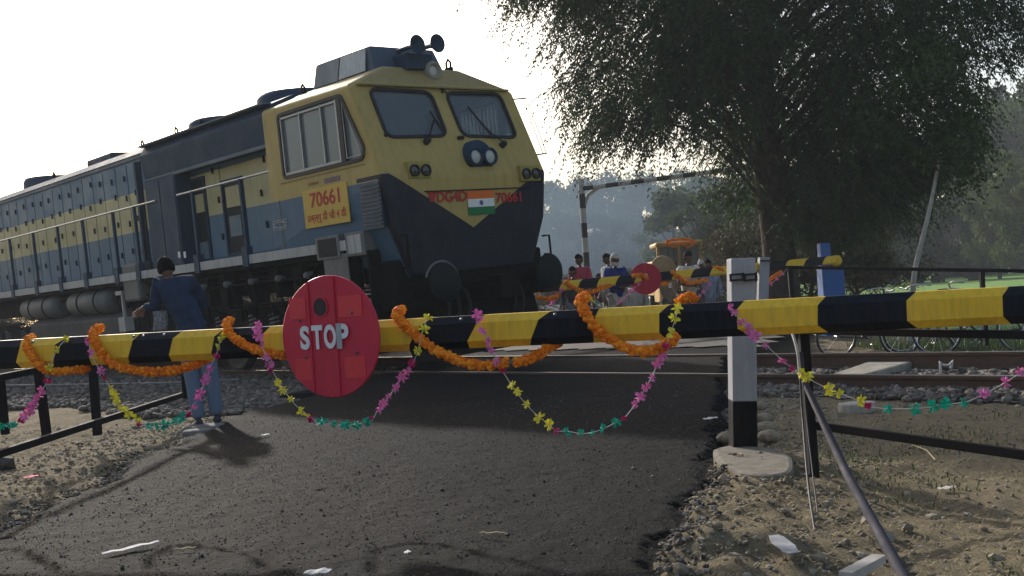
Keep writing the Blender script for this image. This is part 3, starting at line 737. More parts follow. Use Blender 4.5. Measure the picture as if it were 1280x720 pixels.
m=MB(); m.tube([(-.02,-1.32,1.5),(-.16,-1.32,1.5),(-.16,-1.32,1.78),(-.02,-1.32,1.78)],.018,6); m.build('grab_handle',black,loco); m=MB(); m.tube([(.02,1.35,1.5),(-.12,1.35,1.5),(-.12,1.35,1.95),(.0,1.35,1.95)],.018,6); m.build('grab_handle',black,loco)
# light grey tube bent in an arc over the near buffer
m=MB(); c=Vector((.0,1.02,1.35)); m.tube([(-.36,1.0+.30*math.cos(t),1.24+.30*math.sin(t)) for t in np.linspace(.35,2.8,14)],.016,6); m.build('buffer_arc',grey,loco)

# ---- cab shell with real openings
def hull(pts,name,bev,mat):
    bm=bmesh.new(); 
    for p in pts: bm.verts.new(p)
    bmesh.ops.convex_hull(bm,input=bm.verts); bmesh.ops.dissolve_limit(bm,angle_limit=R(1.5),verts=bm.verts,edges=bm.edges)
    if bev: bmesh.ops.bevel(bm,geom=[e for e in bm.edges if e.calc_face_angle(0)>R(12)],offset=bev,segments=4,profile=.5,affect='EDGES')
    bmesh.ops.recalc_face_normals(bm,faces=bm.faces); bmesh.ops.triangulate(bm,faces=bm.faces)
    me=bpy.data.meshes.new(name); bm.to_mesh(me); bm.free(); me.materials.append(mat); o=bpy.data.objects.new(name,me); COL.objects.link(o); return o
def cabpts(d=0):
    P=[]
    for s in(1,-1):
        P+=[(.10+d,s*(1.18-d),1.35+d*(12 if d else 0)),(.03+d,s*(1.46-d),2.08+d*2),(0+d,s*(1.55-d),2.76),(.57+d,s*(1.55-d),4.12-d*.5),(.84+d,s*(.72-d*.3),4.47-d),(3.0-d,s*(1.55-d),4.15-d*.5),(3.0-d,s*(.72-d*.3),4.47-d),(3.0-d,s*(1.55-d),1.97+d),(3.0-d,s*(1.18-d),1.95+d)]
    return P
intm=plain('cab_interior',(.10,.12,.12),.8)
outer_=hull(cabpts(),'cab',.055,cabm)
inp=[p for p in cabpts(.07) if p[2]>2.3]+[(.1,1.45,2.35),(.1,-1.45,2.35),(2.93,1.45,2.35),(2.93,-1.45,2.35)]
inner_=hull(inp,'cab_inner',0,intm); inner_.data.materials.clear(); inner_.data.materials.append(intm)
# front plane
FP=Vector((0,0,2.76)); FD=Vector((.57,0,4.12-2.76)); FN=Vector((0,1,0)).cross(FD).normalized()
if FN.x>0: FN=-FN
lw=[pl(*p,FP,FN) for p in ((461,106),(541,118),(563,171),(487,165))]
rw=[pl(*p,FP,FN) for p in ((560,116),(627,124),(651,177),(583,168))]
# make them symmetric so they read as the same pane
def sym(a,b_):
    A=[(a[0]+Vector((b_[1].x,-b_[1].y,b_[1].z)))/2,(a[1]+Vector((b_[0].x,-b_[0].y,b_[0].z)))/2,(a[2]+Vector((b_[3].x,-b_[3].y,b_[3].z)))/2,(a[3]+Vector((b_[2].x,-b_[2].y,b_[2].z)))/2]
    A=[p-FN*(p-FP).dot(FN) for p in A]; B=[Vector((A[i].x,-A[i].y,A[i].z)) for i in (1,0,3,2)]; return A,B
lw,rw=sym(lw,rw)
print('win',[tuple(round(c,2) for c in p) for p in lw])
cut=MB(); 
for w in(lw,rw): cut.prism([p+FN*.3 for p in rounded(w,.13)],-FN*.7)
sw=[(2.49,0,4.0),(.80,0,4.0),(.36,0,3.20),(.42,0,3.06),(2.49,0,3.06)]
sw=rounded([Vector(p) for p in sw],.06)
cut.prism([Vector((p.x,1.8,p.z)) for p in sw],(0,-.5,0)); cut.prism([Vector((p.x,-1.8,p.z)) for p in sw],(0,.5,0))
cutter=cut.build('cut',intm)
dg=None
def boolean(a,b_):
    md=a.modifiers.new('b','BOOLEAN'); md.operation='DIFFERENCE'; md.solver='EXACT'; md.object=b_
    d=bpy.context.evaluated_depsgraph_get(); me=bpy.data.meshes.new_from_object(a.evaluated_get(d)); a.modifiers.clear(); old=a.data; a.data=me; bpy.data.meshes.remove(old)
boolean(outer_,inner_); boolean(outer_,cutter)
for o in(inner_,cutter): bpy.data.objects.remove(o)
outer_.parent=loco; print('cab mats',[m.name for m in outer_.data.materials],len(outer_.data.polygons))
cab=outer_
for p in cab.data.polygons: p.use_smooth=False
# windscreens
for w in(lw,rw):
    r_=rounded(w,.13); o=MB().ring([p+FN*.002 for p in inset(r_,-.035)],inset(r_,.012),FN*.022).build('window_rubber',rubber,cab)
    MB().prism([p-FN*.02 for p in r_],FN*.006).build('windscreen',wglass,o)
# side windows
for s in(1,-1):
    r_=[Vector((p.x,s*1.552,p.z)) for p in sw]; n_=Vector((0,s,0))
    o=MB().ring([p for p in inset(r_,-.03)],inset(r_,.02),n_*.02).build('window_rubber',rubber,cab)
    MB().prism([p-n_*.035 for p in r_],n_*.006).build('side_glass',sglass,o)
    fr=MB()
    for (a,b_,c,d) in ((2.42,2.45,3.08,3.97),(1.90,1.93,3.08,3.97),(1.32,1.35,3.08,3.97),(.92,.96,3.08,3.97),(.955,2.45,3.085,3.12),(.955,2.45,3.93,3.96)): fr.box(a,b_,*sorted((s*1.53,s*1.562)),c,d)
    fr.build('sliding_frame',alum,o)
    fr=MB(); fr.box(.80,.905,*sorted((s*1.52,s*1.575)),3.07,3.99); fr.build('window_pillar',rubber,o)
    if s>0:
        m=MB(); A=[(.78,1.558,3.92),(.78,1.558,3.11),(.42,1.558,3.11),(.46,1.558,3.24)]; m.ring([Vector(p) for p in A],inset([Vector(p) for p in A],.02),(0,.012,0)); m.build('quarter_light_frame',alum,o)
    if s<0:
        g=MB()
        for k in range(12): g.bar((1.0+.09*k,-1.5,3.1),(1.0+.09*k,-1.5,3.95),.014,.014)
        g.build('window_bars',steelm,o)
# side recess band & panel seams under window (fine raised line)
m=MB(); 
for (a,b_) in (((2.62,2.98),(.35,2.98)),): m.box(.4,2.62,1.55,1.558,2.975,2.99)
m.box(2.72,2.735,1.55,1.556,2.0,2.74); m.build('panel_seam',paint('seam',(.22,.17,.04),.6),cab)
lo=MB()
for k in range(11): lo.box(.12,.55,1.552,1.565,2.12+.055*k,2.142+.055*k)
lo.build('louvre',paint('louvre_blue',(.04,.065,.09),.5),cab)
m=MB(); m.box(.10,.58,1.549,1.5515,2.08,2.72); m.build('louvre_panel',paint('louvre_panel',(.05,.085,.115),.5),cab)
# number plate on the side
p0=sd(378,238.7,1.56); p1=sd(436,277,1.56); cx=(p0.x+p1.x)/2
pxl,pxr=2.03,.86; 
o=MB().box(pxr,pxl,1.551,1.566,2.235,2.80).build('number_plate',platem,cab)
def sidetxt(t,x,z,w,h,par,mat=redm,y=1.568,bold=.0): return text('lettering',t,.2,mat,frame((x,y,z),(-1,0,0),(0,0,1)),par,bold,w,h)
sidetxt('70661',(pxl+pxr)/2,2.635,.78,.22,o,bold=.004)
sidetxt('डब्ल्यू डी जी 4 डी',(pxl+pxr)/2,2.37,1.02,.17,o,bold=.002)
sidetxt('इज्जत',1.72,2.865,.28,.07,cab,paint('faded_red',(.40,.14,.05),.7),1.556)
MB().box(1.02,1.42,1.551,1.557,2.84,2.91).build('shed_plate',paint('faded_mauve',(.22,.15,.15),.7),cab)
m=MB(); c0=sd(350,281,1.556); 
for k in range(2): m.ring([Vector((c0.x+a*(.2-.04*k),1.556,c0.z+b_*(.075-.03*k))) for a,b_ in((-1,-1),(1,-1),(1,1),(-1,1))],[Vector((c0.x+a*(.19-.04*k),1.556,c0.z+b_*(.068-.03*k))) for a,b_ in((-1,-1),(1,-1),(1,1),(-1,1))],(0,.004,0))
for (a,b_) in ((-.1,.03),(.05,.04),(-.02,-.04),(.12,-.03),(-.15,-.035)): m.box(c0.x+a-.04,c0.x+a+.04,1.554,1.559,c0.z+b_-.006,c0.z+b_+.006)
m.build('data_panel',paint('stencil_white',(.5,.5,.46),.7),cab)
# front number board, on lower (near vertical) nose plane
NP=Vector((0,0,2.76)); ND=Vector((-.03,0,.68)); NN=Vector((0,1,0)).cross(ND).normalized()
if NN.x>0: NN=-NN
def nose(px,py,off=0): return pl(px,py,NP,NN)+NN*off
def nosetxt(t,pa,pb,h,mat=redm,bold=.006,par=None):
    a=nose(*pa,.012);b_=nose(*pb,.012); c=(a+b_)/2; w=abs(a.y-b_.y)
    return text('lettering',t,.2,mat,frame(c,(0,-1,0),ND),par or cab,bold,w,h)
m=MB(); a=nose(533,233.5);b_=nose(660,235.5); m.box(-.02,.012,-1.2,.86,2.525,2.54); m.build('board_ledge',blk2,cab)
nosetxt('DG4D',(545.5,245),(583,246),.155); nosetxt('70661',(619,246),(651,247),.155)
wl=nosetxt('W',(534,245),(545,245),.155); 
a=nose(536,240,.009);b_=nose(543,252,.009); MB().box(a.x-.004,a.x+.004,b_.y,a.y,b_.z,a.z).build('red_smudge',redm,cab)
fl=[nose(584,238),nose(617,238.5),nose(617.5,269),nose(584.5,268)]
yz=[(.07,-.36)]; y0=(fl[0].y+fl[3].y)/2;y1=(fl[1].y+fl[2].y)/2;z0=(fl[2].z+fl[3].z)/2;z1=(fl[0].z+fl[1].z)/2
h=(z1-z0)/3; fo=empty('flag',(0,0,0),parent=cab)
bpy.data.objects.remove(fo)
def nx(z): return NP.x+ND.x/ND.z*(z-NP.z)
flag=MB()
for k,mi in enumerate((2,1,0)):
    za=z0+k*h; flag.add([(nx(za)-.014,y0,za),(nx(za)-.014,y1,za),(nx(za+h)-.014,y1,za+h),(nx(za+h)-.014,y0,za+h)],[(0,1,2,3)],mi)
fo=flag.build('flag_panel',[orangem,whitem,greenm],cab,fix=False)
zc=z0+h*1.5; cc=Vector((nx(zc)-.017,(y0+y1)/2,zc)); m=MB(); m.ring([cc+Vector((0,.036*math.cos(t),.036*math.sin(t))) for t in np.linspace(0,2*PI,18)[:-1]],[cc+Vector((0,.028*math.cos(t),.028*math.sin(t))) for t in np.linspace(0,2*PI,18)[:-1]],(-.002,0,0))
for k in range(8): t=PI*k/8; m.bar(cc+Vector((-.001,.03*math.cos(t),.03*math.sin(t))),cc-Vector((.001,.03*math.cos(t),.03*math.sin(t))),.003,.002)
m.build('flag_wheel',navy,fo)
# headlamps, marker lamps
lens=plain('lamp_lens',(.45,.45,.42),.15,.1,30,.1,.001,.8); dlens=plain('dark_lens',(.03,.02,.02),.2,.1,30,.1,.001,.8)
hb=pl(597,197,FP,FN)
def lamp(c,r,n_,deep,ml,par,house=dkblue):
    o=MB().lathe(c,n_,[(r*1.12,-.05),(r*1.15,deep*.8),(r*1.12,deep),(r*.92,deep),(r*.9,deep-.03),(0,deep-.035)],24).build('headlight',house,par)
    MB().lathe(Vector(c)+Vector(n_)*(deep-.034),n_,[(r*.88,0),(r*.6,.014),(0,.022)],24).build('lens',ml,o); return o
HN=Vector((-1,0,0))
MB().lathe(hb+Vector((.25,0,-.01)),HN,[(.27,0),(.27,.28),(.25,.31),(0,.31)],28).build('lamp_housing',dkblue,cab)
hl=MB(); hl.box(hb.x-.06,hb.x+.3,hb.y-.26,hb.y+.26,hb.z-.22,hb.z-.02); hl.build('lamp_bracket',black,cab,bevel=.04)
lamp(hb+Vector((-.02,.14,.0)),.115,HN,.13,lens,cab); lamp(hb+Vector((-.02,-.14,.0)),.115,HN,.13,lens,cab)
for (px,py) in ((522.5,213.5),(661,217.5)):
    c=pl(px,py,FP,FN); c=c+Vector((0,0,0)); s=1 if c.y>0 else -1
    o=MB().box(c.x-.045,c.x+.2,c.y-.20,c.y+.20,c.z-.11,c.z+.13).build('marker_light_box',paint('box_yellow',(.40,.31,.06),.55),cab,bevel=.012)
    for dy in(-.1,.1):
        l=MB().lathe((c.x-.04,c.y+dy,c.z),HN,[(.085,0),(.085,.035),(.07,.04),(.065,.02),(0,.02)],20).build('marker_light',rubber,o)
        MB().lathe((c.x-.062,c.y+dy,c.z),HN,[(.06,0),(0,.012)],16).build('lens',dlens,l)
tl=pl(541,87,(.72,0,4.35),(1,0,0)); o=MB().lathe(tl+Vector((.25,0,-.02)),HN,[(.15,0),(.15,.26),(.13,.30),(.10,.30),(.09,.26),(0,.26)],24).build('top_light',paint('lamp_grey',(.30,.28,.22),.5),cab)
MB().lathe(tl+Vector((-.005,0,-.02)),HN,[(.09,0),(.05,.012),(0,.018)],20).build('lens',lens,o)
# wipers
def wiper(pa,pb,pc):
    a=pl(*pa,FP,FN)+FN*.07;b_=pl(*pb,FP,FN)+FN*.045
    m=MB(); m.bar(a,b_,.018,.018); c=pl(*pc,FP,FN)+FN*.035; d=(b_-c); m.bar(c,b_+d*.6,.016,.03); m.lathe(a-FN*.08,FN,[(.05,0),(.045,.1),(0,.11)],12); m.build('wiper',rubber,cab)
wiper((532,178),(541,150),(551,165)); wiper((627,182),(603,160),(583,135))
for (px,py) in ((573,173),(577,173),(482,169)): 
    c=pl(px,py,FP,FN); MB().lathe(c,FN,[(.03,0),(.03,.04),(0,.05)],10).build('washer_jet',rubber,cab)
m=MB(); c=pl(552,113,FP,FN)
for k in range(2): m.bar(c+Vector((0,.05-.1*k,.05)),c+Vector((-.06,-.05+.1*k,-.05)),.02,.02)
m.build('crossed_bracket',blk2,cab)
# brow, side mirrors/guards at the far corner
m=MB(); m.box(.50,.60,-1.42,1.42,4.105,4.13); m.build('brow_strip',paint('brow',(.30,.24,.09),.6),cab)
for s in(-1,1):
    if s>0: continue
    a=Vector((.55,s*1.5,3.98)); m=MB(); m.tube([a,a+Vector((-.05,s*.28,.02))],.012,6); b_=Vector((.22,s*1.5,3.05)); m.tube([b_,b_+Vector((-.05,s*.28,.02))],.012,6)
    m.tube([a+Vector((-.05,s*.28,.02)),b_+Vector((-.05,s*.28,.02))],.006,5); m.tube([a+Vector((-.05,s*.2,.02)),b_+Vector((-.05,s*.2,.02))],.006,5); m.build('mirror_bracket',black,cab)
# seat and desk silhouettes inside
m=MB(); m.box(.35,.75,-1.3,1.3,2.35,2.95); m.box(1.5,1.9,.5,1.0,2.35,2.95); m.box(1.85,1.95,.5,1.0,2.9,3.55); m.box(1.5,1.9,-1.0,-.5,2.35,2.95); m.box(1.85,1.95,-1.0,-.5,2.9,3.5); m.build('driver_desk',blk2,cab)
# AC unit and horns
acm=paint('ac_grey',(.16,.19,.20),.5,(.09,.085,.08),.4,2)
ac=MB(); A0=[(.95,.80),(.95,-.55),(2.62,-.55),(2.62,.80)]
vs=[(x,y,4.40) for x,y in A0]+[(1.14,.70,4.83),(1.14,-.5,4.83),(2.58,-.5,4.84),(2.58,.70,4.84)]
ac.add(vs,[(0,1,2,3),(4,5,6,7),(0,1,5,4),(1,2,6,5),(2,3,7,6),(3,0,4,7)]); aco=ac.build('air_conditioner',paint('ac_blue_grey',(.055,.085,.12),.6,(.05,.06,.07),.3,2),loco,bevel=.02)
m=MB(); m.add([(1.15,.815,4.45),(1.85,.815,4.45),(1.85,.735,4.80),(1.2,.735,4.79)],[(0,1,2,3)]); m.build('pale_panel',paint('ac_panel',(.42,.46,.46),.5),aco).modifiers.new('s','SOLIDIFY').thickness=.01
m=MB(); m.add([(1.9,.812,4.45),(2.57,.812,4.45),(2.55,.735,4.81),(1.9,.735,4.81)],[(0,1,2,3)]); m.build('grey_panel',acm,aco).modifiers.new('s','SOLIDIFY').thickness=.008
hp=[pl(522,55,(.55,0,0),(1,0,0)),pl(547,54,(.45,0,0),(1,0,0))]
for c in hp:
    o=MB().lathe(c,(-1,0,0),[(.03,-.5),(.035,-.2),(.06,-.1),(.13,-.015),(.14,.0),(.125,.0),(.05,-.09),(0,-.1)],22).build('horn',dkblue,loco)
m=MB(); c=(hp[0]+hp[1])/2; m.box(.72,1.1,hp[1].y-.1,hp[0].y+.1,4.42,4.66); m.tube([(1.0,hp[0].y,hp[0].z),(1.0,hp[0].y,4.5)],.03,6); m.tube([(.9,hp[1].y,hp[1].z),(.9,hp[1].y,4.5)],.03,6); m.build('horn_mount',dkblue,loco,bevel=.02)
# ================================================================== BARRIERS
def proj(p):
    v=Vector(p)-CAM; c,s=math.cos(PIT),math.sin(PIT); y=v.y*c+v.z*s; z=-v.y*s+v.z*c; x=v.x/y*F; w=z/y*F
    return 640+x*math.cos(RHO)-w*math.sin(RHO), 360-(x*math.sin(RHO)+w*math.cos(RHO))
yelp=paint('barrier_yellow',(.88,.54,.025),.5,(.30,.18,.05),.45,6,0,.1)
blkp=paint('barrier_black',(.005,.008,.015),.55,(.035,.033,.03),.4,6,0,.1,True,.14)
boltm=plain('bolt_steel',(.12,.13,.15),.4,.2,20,.1,.001,.5,.6)
class Boom:
    def __init__(s,A,B,h=.083,flat=.046):
        s.A=A;s.d=(B-A).normalized();s.L=(B-A).length
        s.fn=Vector((s.d.y,-s.d.x,0)).normalized()
        if s.fn.y>0: s.fn=-s.fn
        s.up=s.d.cross(s.fn); 
        if s.up.z<0: s.up=-s.up
        s.h=h; b=flat
        s.cs=[(h,-b),(h,b),(b,h),(-b,h),(-h,b),(-h,-b),(-b,-h),(b,-h)]
    def p(s,t,u=0,w=0): return s.A+s.d*t+s.fn*u+s.up*w
    def t_at(s,px,u=0,w=0):
        lo,hi=-3.5,s.L+4.5
        for _ in range(40):
            m=(lo+hi)/2
            if proj(s.p(m,u,w))[0]<px: lo=m
            else: hi=m
        return lo
    def Z(s,px): return s.p(s.t_at(px)).y
def build_boom(B,bounds,parent,first):
    # bounds: list of 4 px values (top-front, front-top, front-bottom, bottom-front)
    m=MB(); rows=[]
    for b in bounds:
        if len(b)==1: b=b*4
        tt=[B.t_at(b[0],*B.cs[2]),B.t_at(b[1],*B.cs[1]),B.t_at(b[2],*B.cs[0]),B.t_at(b[3],*B.cs[7])]
        t8=[tt[2],tt[1],tt[0],tt[0],tt[1],tt[2],tt[3],tt[3]]
        rows.append([B.p(t8[i],*B.cs[i]) for i in range(8)])
    c=first
    for r0,r1 in zip(rows,rows[1:]):
        vs=r0+r1; m.add(vs,[(i,(i+1)%8,8+(i+1)%8,8+i) for i in range(8)],c); c=1-c
    m.add(rows[0],[tuple(range(8))],first); m.add(rows[-1],[tuple(range(8))],1-c)
    return m.build('boom',[yelp,blkp],parent)
NB=Boom(at(8,443,6.36),at(1270,381,4.84))
nbar=empty('road_barrier',tuple(NB.p(NB.L+1.9)),'near yellow and black striped octagonal barrier pole with red STOP disc','road barrier')
nbar_loc=Vector(nbar.location)
def under(o,root):
    o.parent=root; o.matrix_parent_inverse=Matrix.Translation(root.location).inverted(); return o
bounds=[(-130,),(-96,-100,-102,-97),(-38,-42,-44,-38),(27,25,20,27),(84,69,67,67),(113,112,112,115),(176,166,160,162),(228,216,211,215),(281,268,264,270),(338,329,323,326),(397,388,384,388),(455,447,443,446),(541,525,512,512),(606,596,584,587),(688,673,664,663),(749,744,742,742),(836,824,824,833),(930,921,922,938),(1032,1022,1022,1035),(1145,1133,1134,1147),(1261,1253,1254,1264),(1390,1380,1380,1392),(1530,),(1700,)]
under(build_boom(NB,bounds,None,1),nbar)
for px,py in ((168,423),(180,421),(206,419),(694,392),(577,391),(42,424),(84,424)):
    t=NB.t_at(px,.06,.07); c=NB.p(t,.064,.064); n_=(NB.fn+NB.up).normalized()
    under(MB().lathe(c,n_,[(.0095,-.004),(.0095,.006),(.004,.009),(0,.009)],8).build('bolt',boltm),nbar)
m=MB(); t=NB.L+1.9; m.obox(NB.p(t,0,-.5),NB.d*.16,NB.fn*.13,Vector((0,0,.55))); m.obox(NB.p(t+.9,0,0),NB.d*.3,NB.fn*.12,NB.up*.2); under(m.build('pedestal',paint('machine_grey',(.2,.2,.21),.6)),nbar)
# ---- stop disc
redd=paint('disc_red',(.60,.018,.055),.5,(.38,.03,.06),.35,4,0,.05,True)
redr=plain('reflector_red',(.66,.018,.035),.4,.12,60,.2,.002,.6)
redl=paint('disc_ridge_red',(.58,.018,.053),.5,(.2,.03,.04),.35,4,0,.05)
silv=plain('letter_white',(.72,.73,.74),.5,.08,25,.1)
tapem=plain('grey_tape',(.34,.38,.40),.5,.15,20)
def disc(px,py,Z,r,yaw,parent,full=True,face=None):
    c=at(px,py,Z); n_=Vector((-math.sin(yaw),-math.cos(yaw),0)); rx=Vector((math.cos(yaw),-math.sin(yaw),0)); up=Vector((0,0,1))
    def P(x,z,o=0): return c+rx*x+up*z+n_*o
    o=MB().lathe(c,n_,[(r-.004,-.006),(r,-.003),(r,.003),(r-.004,.006)],64).build('stop_disc',face or redd)
    o.data.materials.append(plain('disc_back',(.07,.07,.075),.7))
    for f_ in o.data.polygons:
        if (Vector(f_.center)-c).dot(n_)<-.0045: f_.material_index=1
    o['label']='round red stop disc fixed to the barrier pole'
    under(o,parent)
    def sub(q): q.parent=o; q.matrix_parent_inverse=Matrix.Translation(parent.location).inverted()@Matrix.Identity(4); return q
    # o has identity basis + parent inverse => world identity; children can use plain parenting
    def sub(q): q.parent=o; q.matrix_parent_inverse=Matrix.Identity(4); return q
    if full:
        for k,(a,b_) in enumerate(((-.128,.052),)):
            zt=math.sqrt(r*r-.128**2)-.006
            m=MB(); zz=lambda x: math.sqrt(r*r-x*x)-.004
            for (xa,xb,off) in ((a,a+.012,.016),(b_-.012,b_,.016),(a+.012,b_-.012,.0075)):
                m.add([P(xa,-zz(xa),off),P(xb,-zz(xb),off),P(xb,zz(xb),off),P(xa,zz(xa),off),P(xa,-zz(xa),.004),P(xb,-zz(xb),.004),P(xb,zz(xb),.004),P(xa,zz(xa),.004)],[(0,1,2,3),(4,7,6,5),(0,4,5,1),(2,6,7,3),(1,5,6,2),(3,7,4,0)])
            sub(m.build('ridge',redl))
        h=[P(-.045+.043*math.cos(t),.155+.047*math.sin(t),.0085) for t in np.linspace(0,2*PI,25)[:-1]]
        m=MB(); m.prism(h,n_*.002); sub(m.build('hole',plain('hole_grey',(.05,.04,.04),.8)))
        hh=[P(-.045+.051*math.cos(t),.155+.056*math.sin(t),.008) for t in np.linspace(0,2*PI,25)[:-1]]
        m=MB(); m.ring(hh,h,n_*.005); sub(m.build('hole_rim',redl))
        for (x,z,w,hh2) in ((-.20,.155,.055,.055),(.145,.150,.075,.055),(-.18,-.165,.058,.055),(.155,-.165,.065,.055)):
            m=MB(); m.obox(P(x,z,.0075),rx*w,up*hh2*1.0,n_*.002); sub(m.build('reflector',redr))
        for (x,z) in ((-.19,.09),(.155,.115),(-.165,-.105),(.17,-.09)): sub(MB().lathe(P(x,z,.006),n_,[(.008,0),(.008,.006),(.003,.009),(0,.009)],8).build('bolt',boltm))
        sl=math.atan(-.0)
        for ch,x,w in (('S',-.155,.062),('T',-.072,.072),('O',.012,.078),('P',.098,.068)):
            t=text('letter',ch,.15,silv,frame(P(x,.0-.0*x,.0185),rx+up*0,up),None,.006,w,.125,.001); sub(t)
        m=MB(); m.obox(P(.072,-.0,.021),rx*.016,up*.066,n_*.0006); sub(m.build('tape',tapem))
        m=MB(); m.bar(P(-.03,.06,-.01),P(-.03,.06,-.06),.04,.2); sub(m.build('clamp',boltm))
    else:
        m=MB(); m.lathe(P(0,.06,.004),n_,[(.045,0),(.04,.01),(0,.01)],14); sub(m.build('hole',plain('hole_pale',(.45,.42,.42),.8)))
        m=MB(); m.obox(P(0,0,.0),rx*.012,up*r*.97,n_*.012); sub(m.build('ridge',redl))
    return o
disc(413,420.5,NB.Z(413)-.175,.318,R(29),nbar)
# ---- far barrier
FB=Boom(at(655,362,18.6),at(1046,324.5,21.6))
fbar=empty('road_barrier',tuple(at(1030,345,21.9)),'far yellow and black striped barrier pole across the road behind the track','road barrier')
xs_=[600]+[655+23.5*i for i in range(17)]
xs_=[x for x in xs_ if x<1046]+[1047]
under(build_boom(FB,[(x+3,x,x-3,x-3) for x in xs_],None,1),fbar)
disc(807,348.5,FB.Z(807)-.14,.285,R(8),fbar,False,paint('far_disc_red',(.46,.010,.035),.6,(.25,.03,.05),.3,4))['label']='small red round disc seen on the far barrier pole'
bluep=paint('blue_paint',(.012,.10,.36),.5,(.1,.1,.1),.3,4)
c=at(1031,330,21.9); m=MB(); m.box(c.x-.10,c.x+.10,c.y-.12,c.y+.12,.9,c.z+.42); c2=at(1038.5,352,21.9); m.box(c2.x-.22,c2.x+.22,c2.y-.2,c2.y+.2,-.15,c2.z+.28)
under(m.build('pedestal',bluep,bevel=.015),fbar)
m=MB(); c=at(1044,326,21.75); m.lathe(c,(0,-1,0),[(.11,0),(.11,.1),(.04,.12),(0,.12)],16); under(m.build('counterweight',yelp),fbar)

# ---- grey posts
postg=paint('post_grey',(.34,.345,.37),.75,(.2,.19,.18),.4,5,0,.2); postb=paint('post_black',(.007,.007,.008),.8,(.03,.025,.02),.4,6,0,.1,True,.12)
def gpost(tl,tr,bl,br,ysplit,Z,Zb,lab,name='gate_post',foot=True):
    T0,T1=at(*tl,Z),at(*tr,Z); B0=at(*bl,Z);B1=at(*br,Z); dp=Vector((.0,1,0))*(T1-T0).length
    root=empty(name,(0,0,0),lab,'gate post','concrete posts holding the barrier tips'); root.location=((B0+B1)/2); 
    k=(ysplit-tl[1])/(bl[1]-tl[1]); S0=T0.lerp(B0,k);S1=T1.lerp(B1,k)
    def seg(a0,a1,b0,b1,mt,nm):
        m=MB(); m.add([a0,a1,a1+dp,a0+dp,b0,b1,b1+dp,b0+dp],[(0,1,2,3),(4,7,6,5),(0,4,5,1),(1,5,6,2),(2,6,7,3),(3,7,4,0)]); return under(m.build(nm,mt,bevel=.006),root)
    seg(T0,T1,S0,S1,postg,'post_top'); 
    if k<1: seg(S0+Vector((0,0,-.0005)),S1+Vector((0,0,-.0005)),B0,B1,postb,'post_foot')
    return root,T0,T1
r1,T0,T1=gpost((914,323),(944.5,322),(917,571),(947.5,571),502,6.50,6.5,'near square grey concrete gate post with black painted foot and latch')
m=MB(); 
for px0,px1 in ((913,929),(931,945)):
    a=at(px0,346,6.47);b_=at(px1,345,6.47); 
    for dz in (.012,-.022): m.bar(a+Vector((0,0,dz)),b_+Vector((0,0,dz)),.012,.012)
    m.bar(a+Vector((0,0,.015)),a+Vector((0,0,-.03)),.012,.012); m.bar(b_+Vector((0,0,.02)),b_+Vector((0,0,-.03)),.014,.014)
under(m.build('latch',blk2),r1)
r2,_,_=gpost((950,321.5),(962.5,321.5),(947,410),(959.5,410),409,20.6,20.6,'slim grey concrete gate post holding the far barrier, behind the near one')
m=MB(); a=at(950,326,20.57);b_=at(963,326,20.57); m.bar(a,b_,.03,.03); under(m.build('latch',blk2),r2)
# footing
m=MB(); pts=[G(893,558,.10),G(915,553,.10),G(974,557,.10),G(989,568,.10),G(990,584,.10),G(965,590,.10),G(925,587,.10),G(897,571,.10)]
zt=.10
pts=catmull(pts+[pts[0]],3)[:-1]; pts=[p+Vector((random.uniform(-.012,.012),random.uniform(-.012,.012),0)) for p in pts]; m.prism([Vector((p.x,p.y,-.1)) for p in pts],(0,0,.1+zt-.015)); o=m.build('concrete_footing',paint('footing',(.22,.20,.165),.95,(.09,.075,.055),.8,5,0,1.,False,.1),bevel=.025)
tag(o,'rough pale concrete footing around the near gate post','footing')

# ---- fences
fencem=paint('fence_black',(.010,.009,.010),.85,(.03,.025,.022),.4,6,0,.15,False,.15)
rf=empty('pipe_fence',tuple(at(1020,600,5.75)),'near right black angle iron fence with a low rail beside the gate post','fence')
def U(m,name,mat,root): return under(m.build(name,mat),root)
A=at(1003,402,5.8);Bp=at(1018,604,5.72); m=MB(); m.bar(A,Bp,.05,.05,up=(0,1,0)); U(m,'post',fencem,rf)
m=MB(); m.bar(at(990,413,5.86),at(1420,421.5,4.2),.04,.035); U(m,'rail',fencem,rf)
m=MB(); m.bar(at(1014,531,5.8),at(1400,585.5,4.15),.03,.04); U(m,'rail',fencem,rf)
m=MB(); m.bar(at(1395,405,4.2),at(1405,700,4.2),.05,.05,up=(0,1,0)); U(m,'post',fencem,rf)
m=MB(); m.tube([at(1000,440,5.62),at(1003,472,5.6),at(1060,595,4.7),at(1140,740,3.85)],[.014,.016,.020,.0235],10)
tag(m.build('slanting_pipe',paint('pipe_purplish',(.06,.055,.07),.75,(.05,.045,.04),.4,6,0,.15,False,.2)),'slanting grey pipe leaning down from the fence post towards the bottom edge','pipe')
m=MB(); m.tube(catmull([at(1000,470,5.55),at(1004,530,5.4),at(1012,620,4.9),at(1031,735,4.1)],6),.006,6); m.tube(catmull([at(1004,470,5.56),at(1010,540,5.4),at(1022,640,4.9),at(1036,738,4.12)],6),.0035,6)
tag(m.build('hanging_cable',plain('cable_grey',(.05,.045,.045),.6)),'thin double cable hanging down beside the right fence post','cable')
m=MB(); m.tube(catmull([at(990,415,5.7),at(997,440,5.6),at(1000,472,5.55)],6),.008,6); tag(m.build('white_cord',plain('cord_white',(.45,.43,.40),.6)),'pale cord tied round the top of the right fence post','cord')
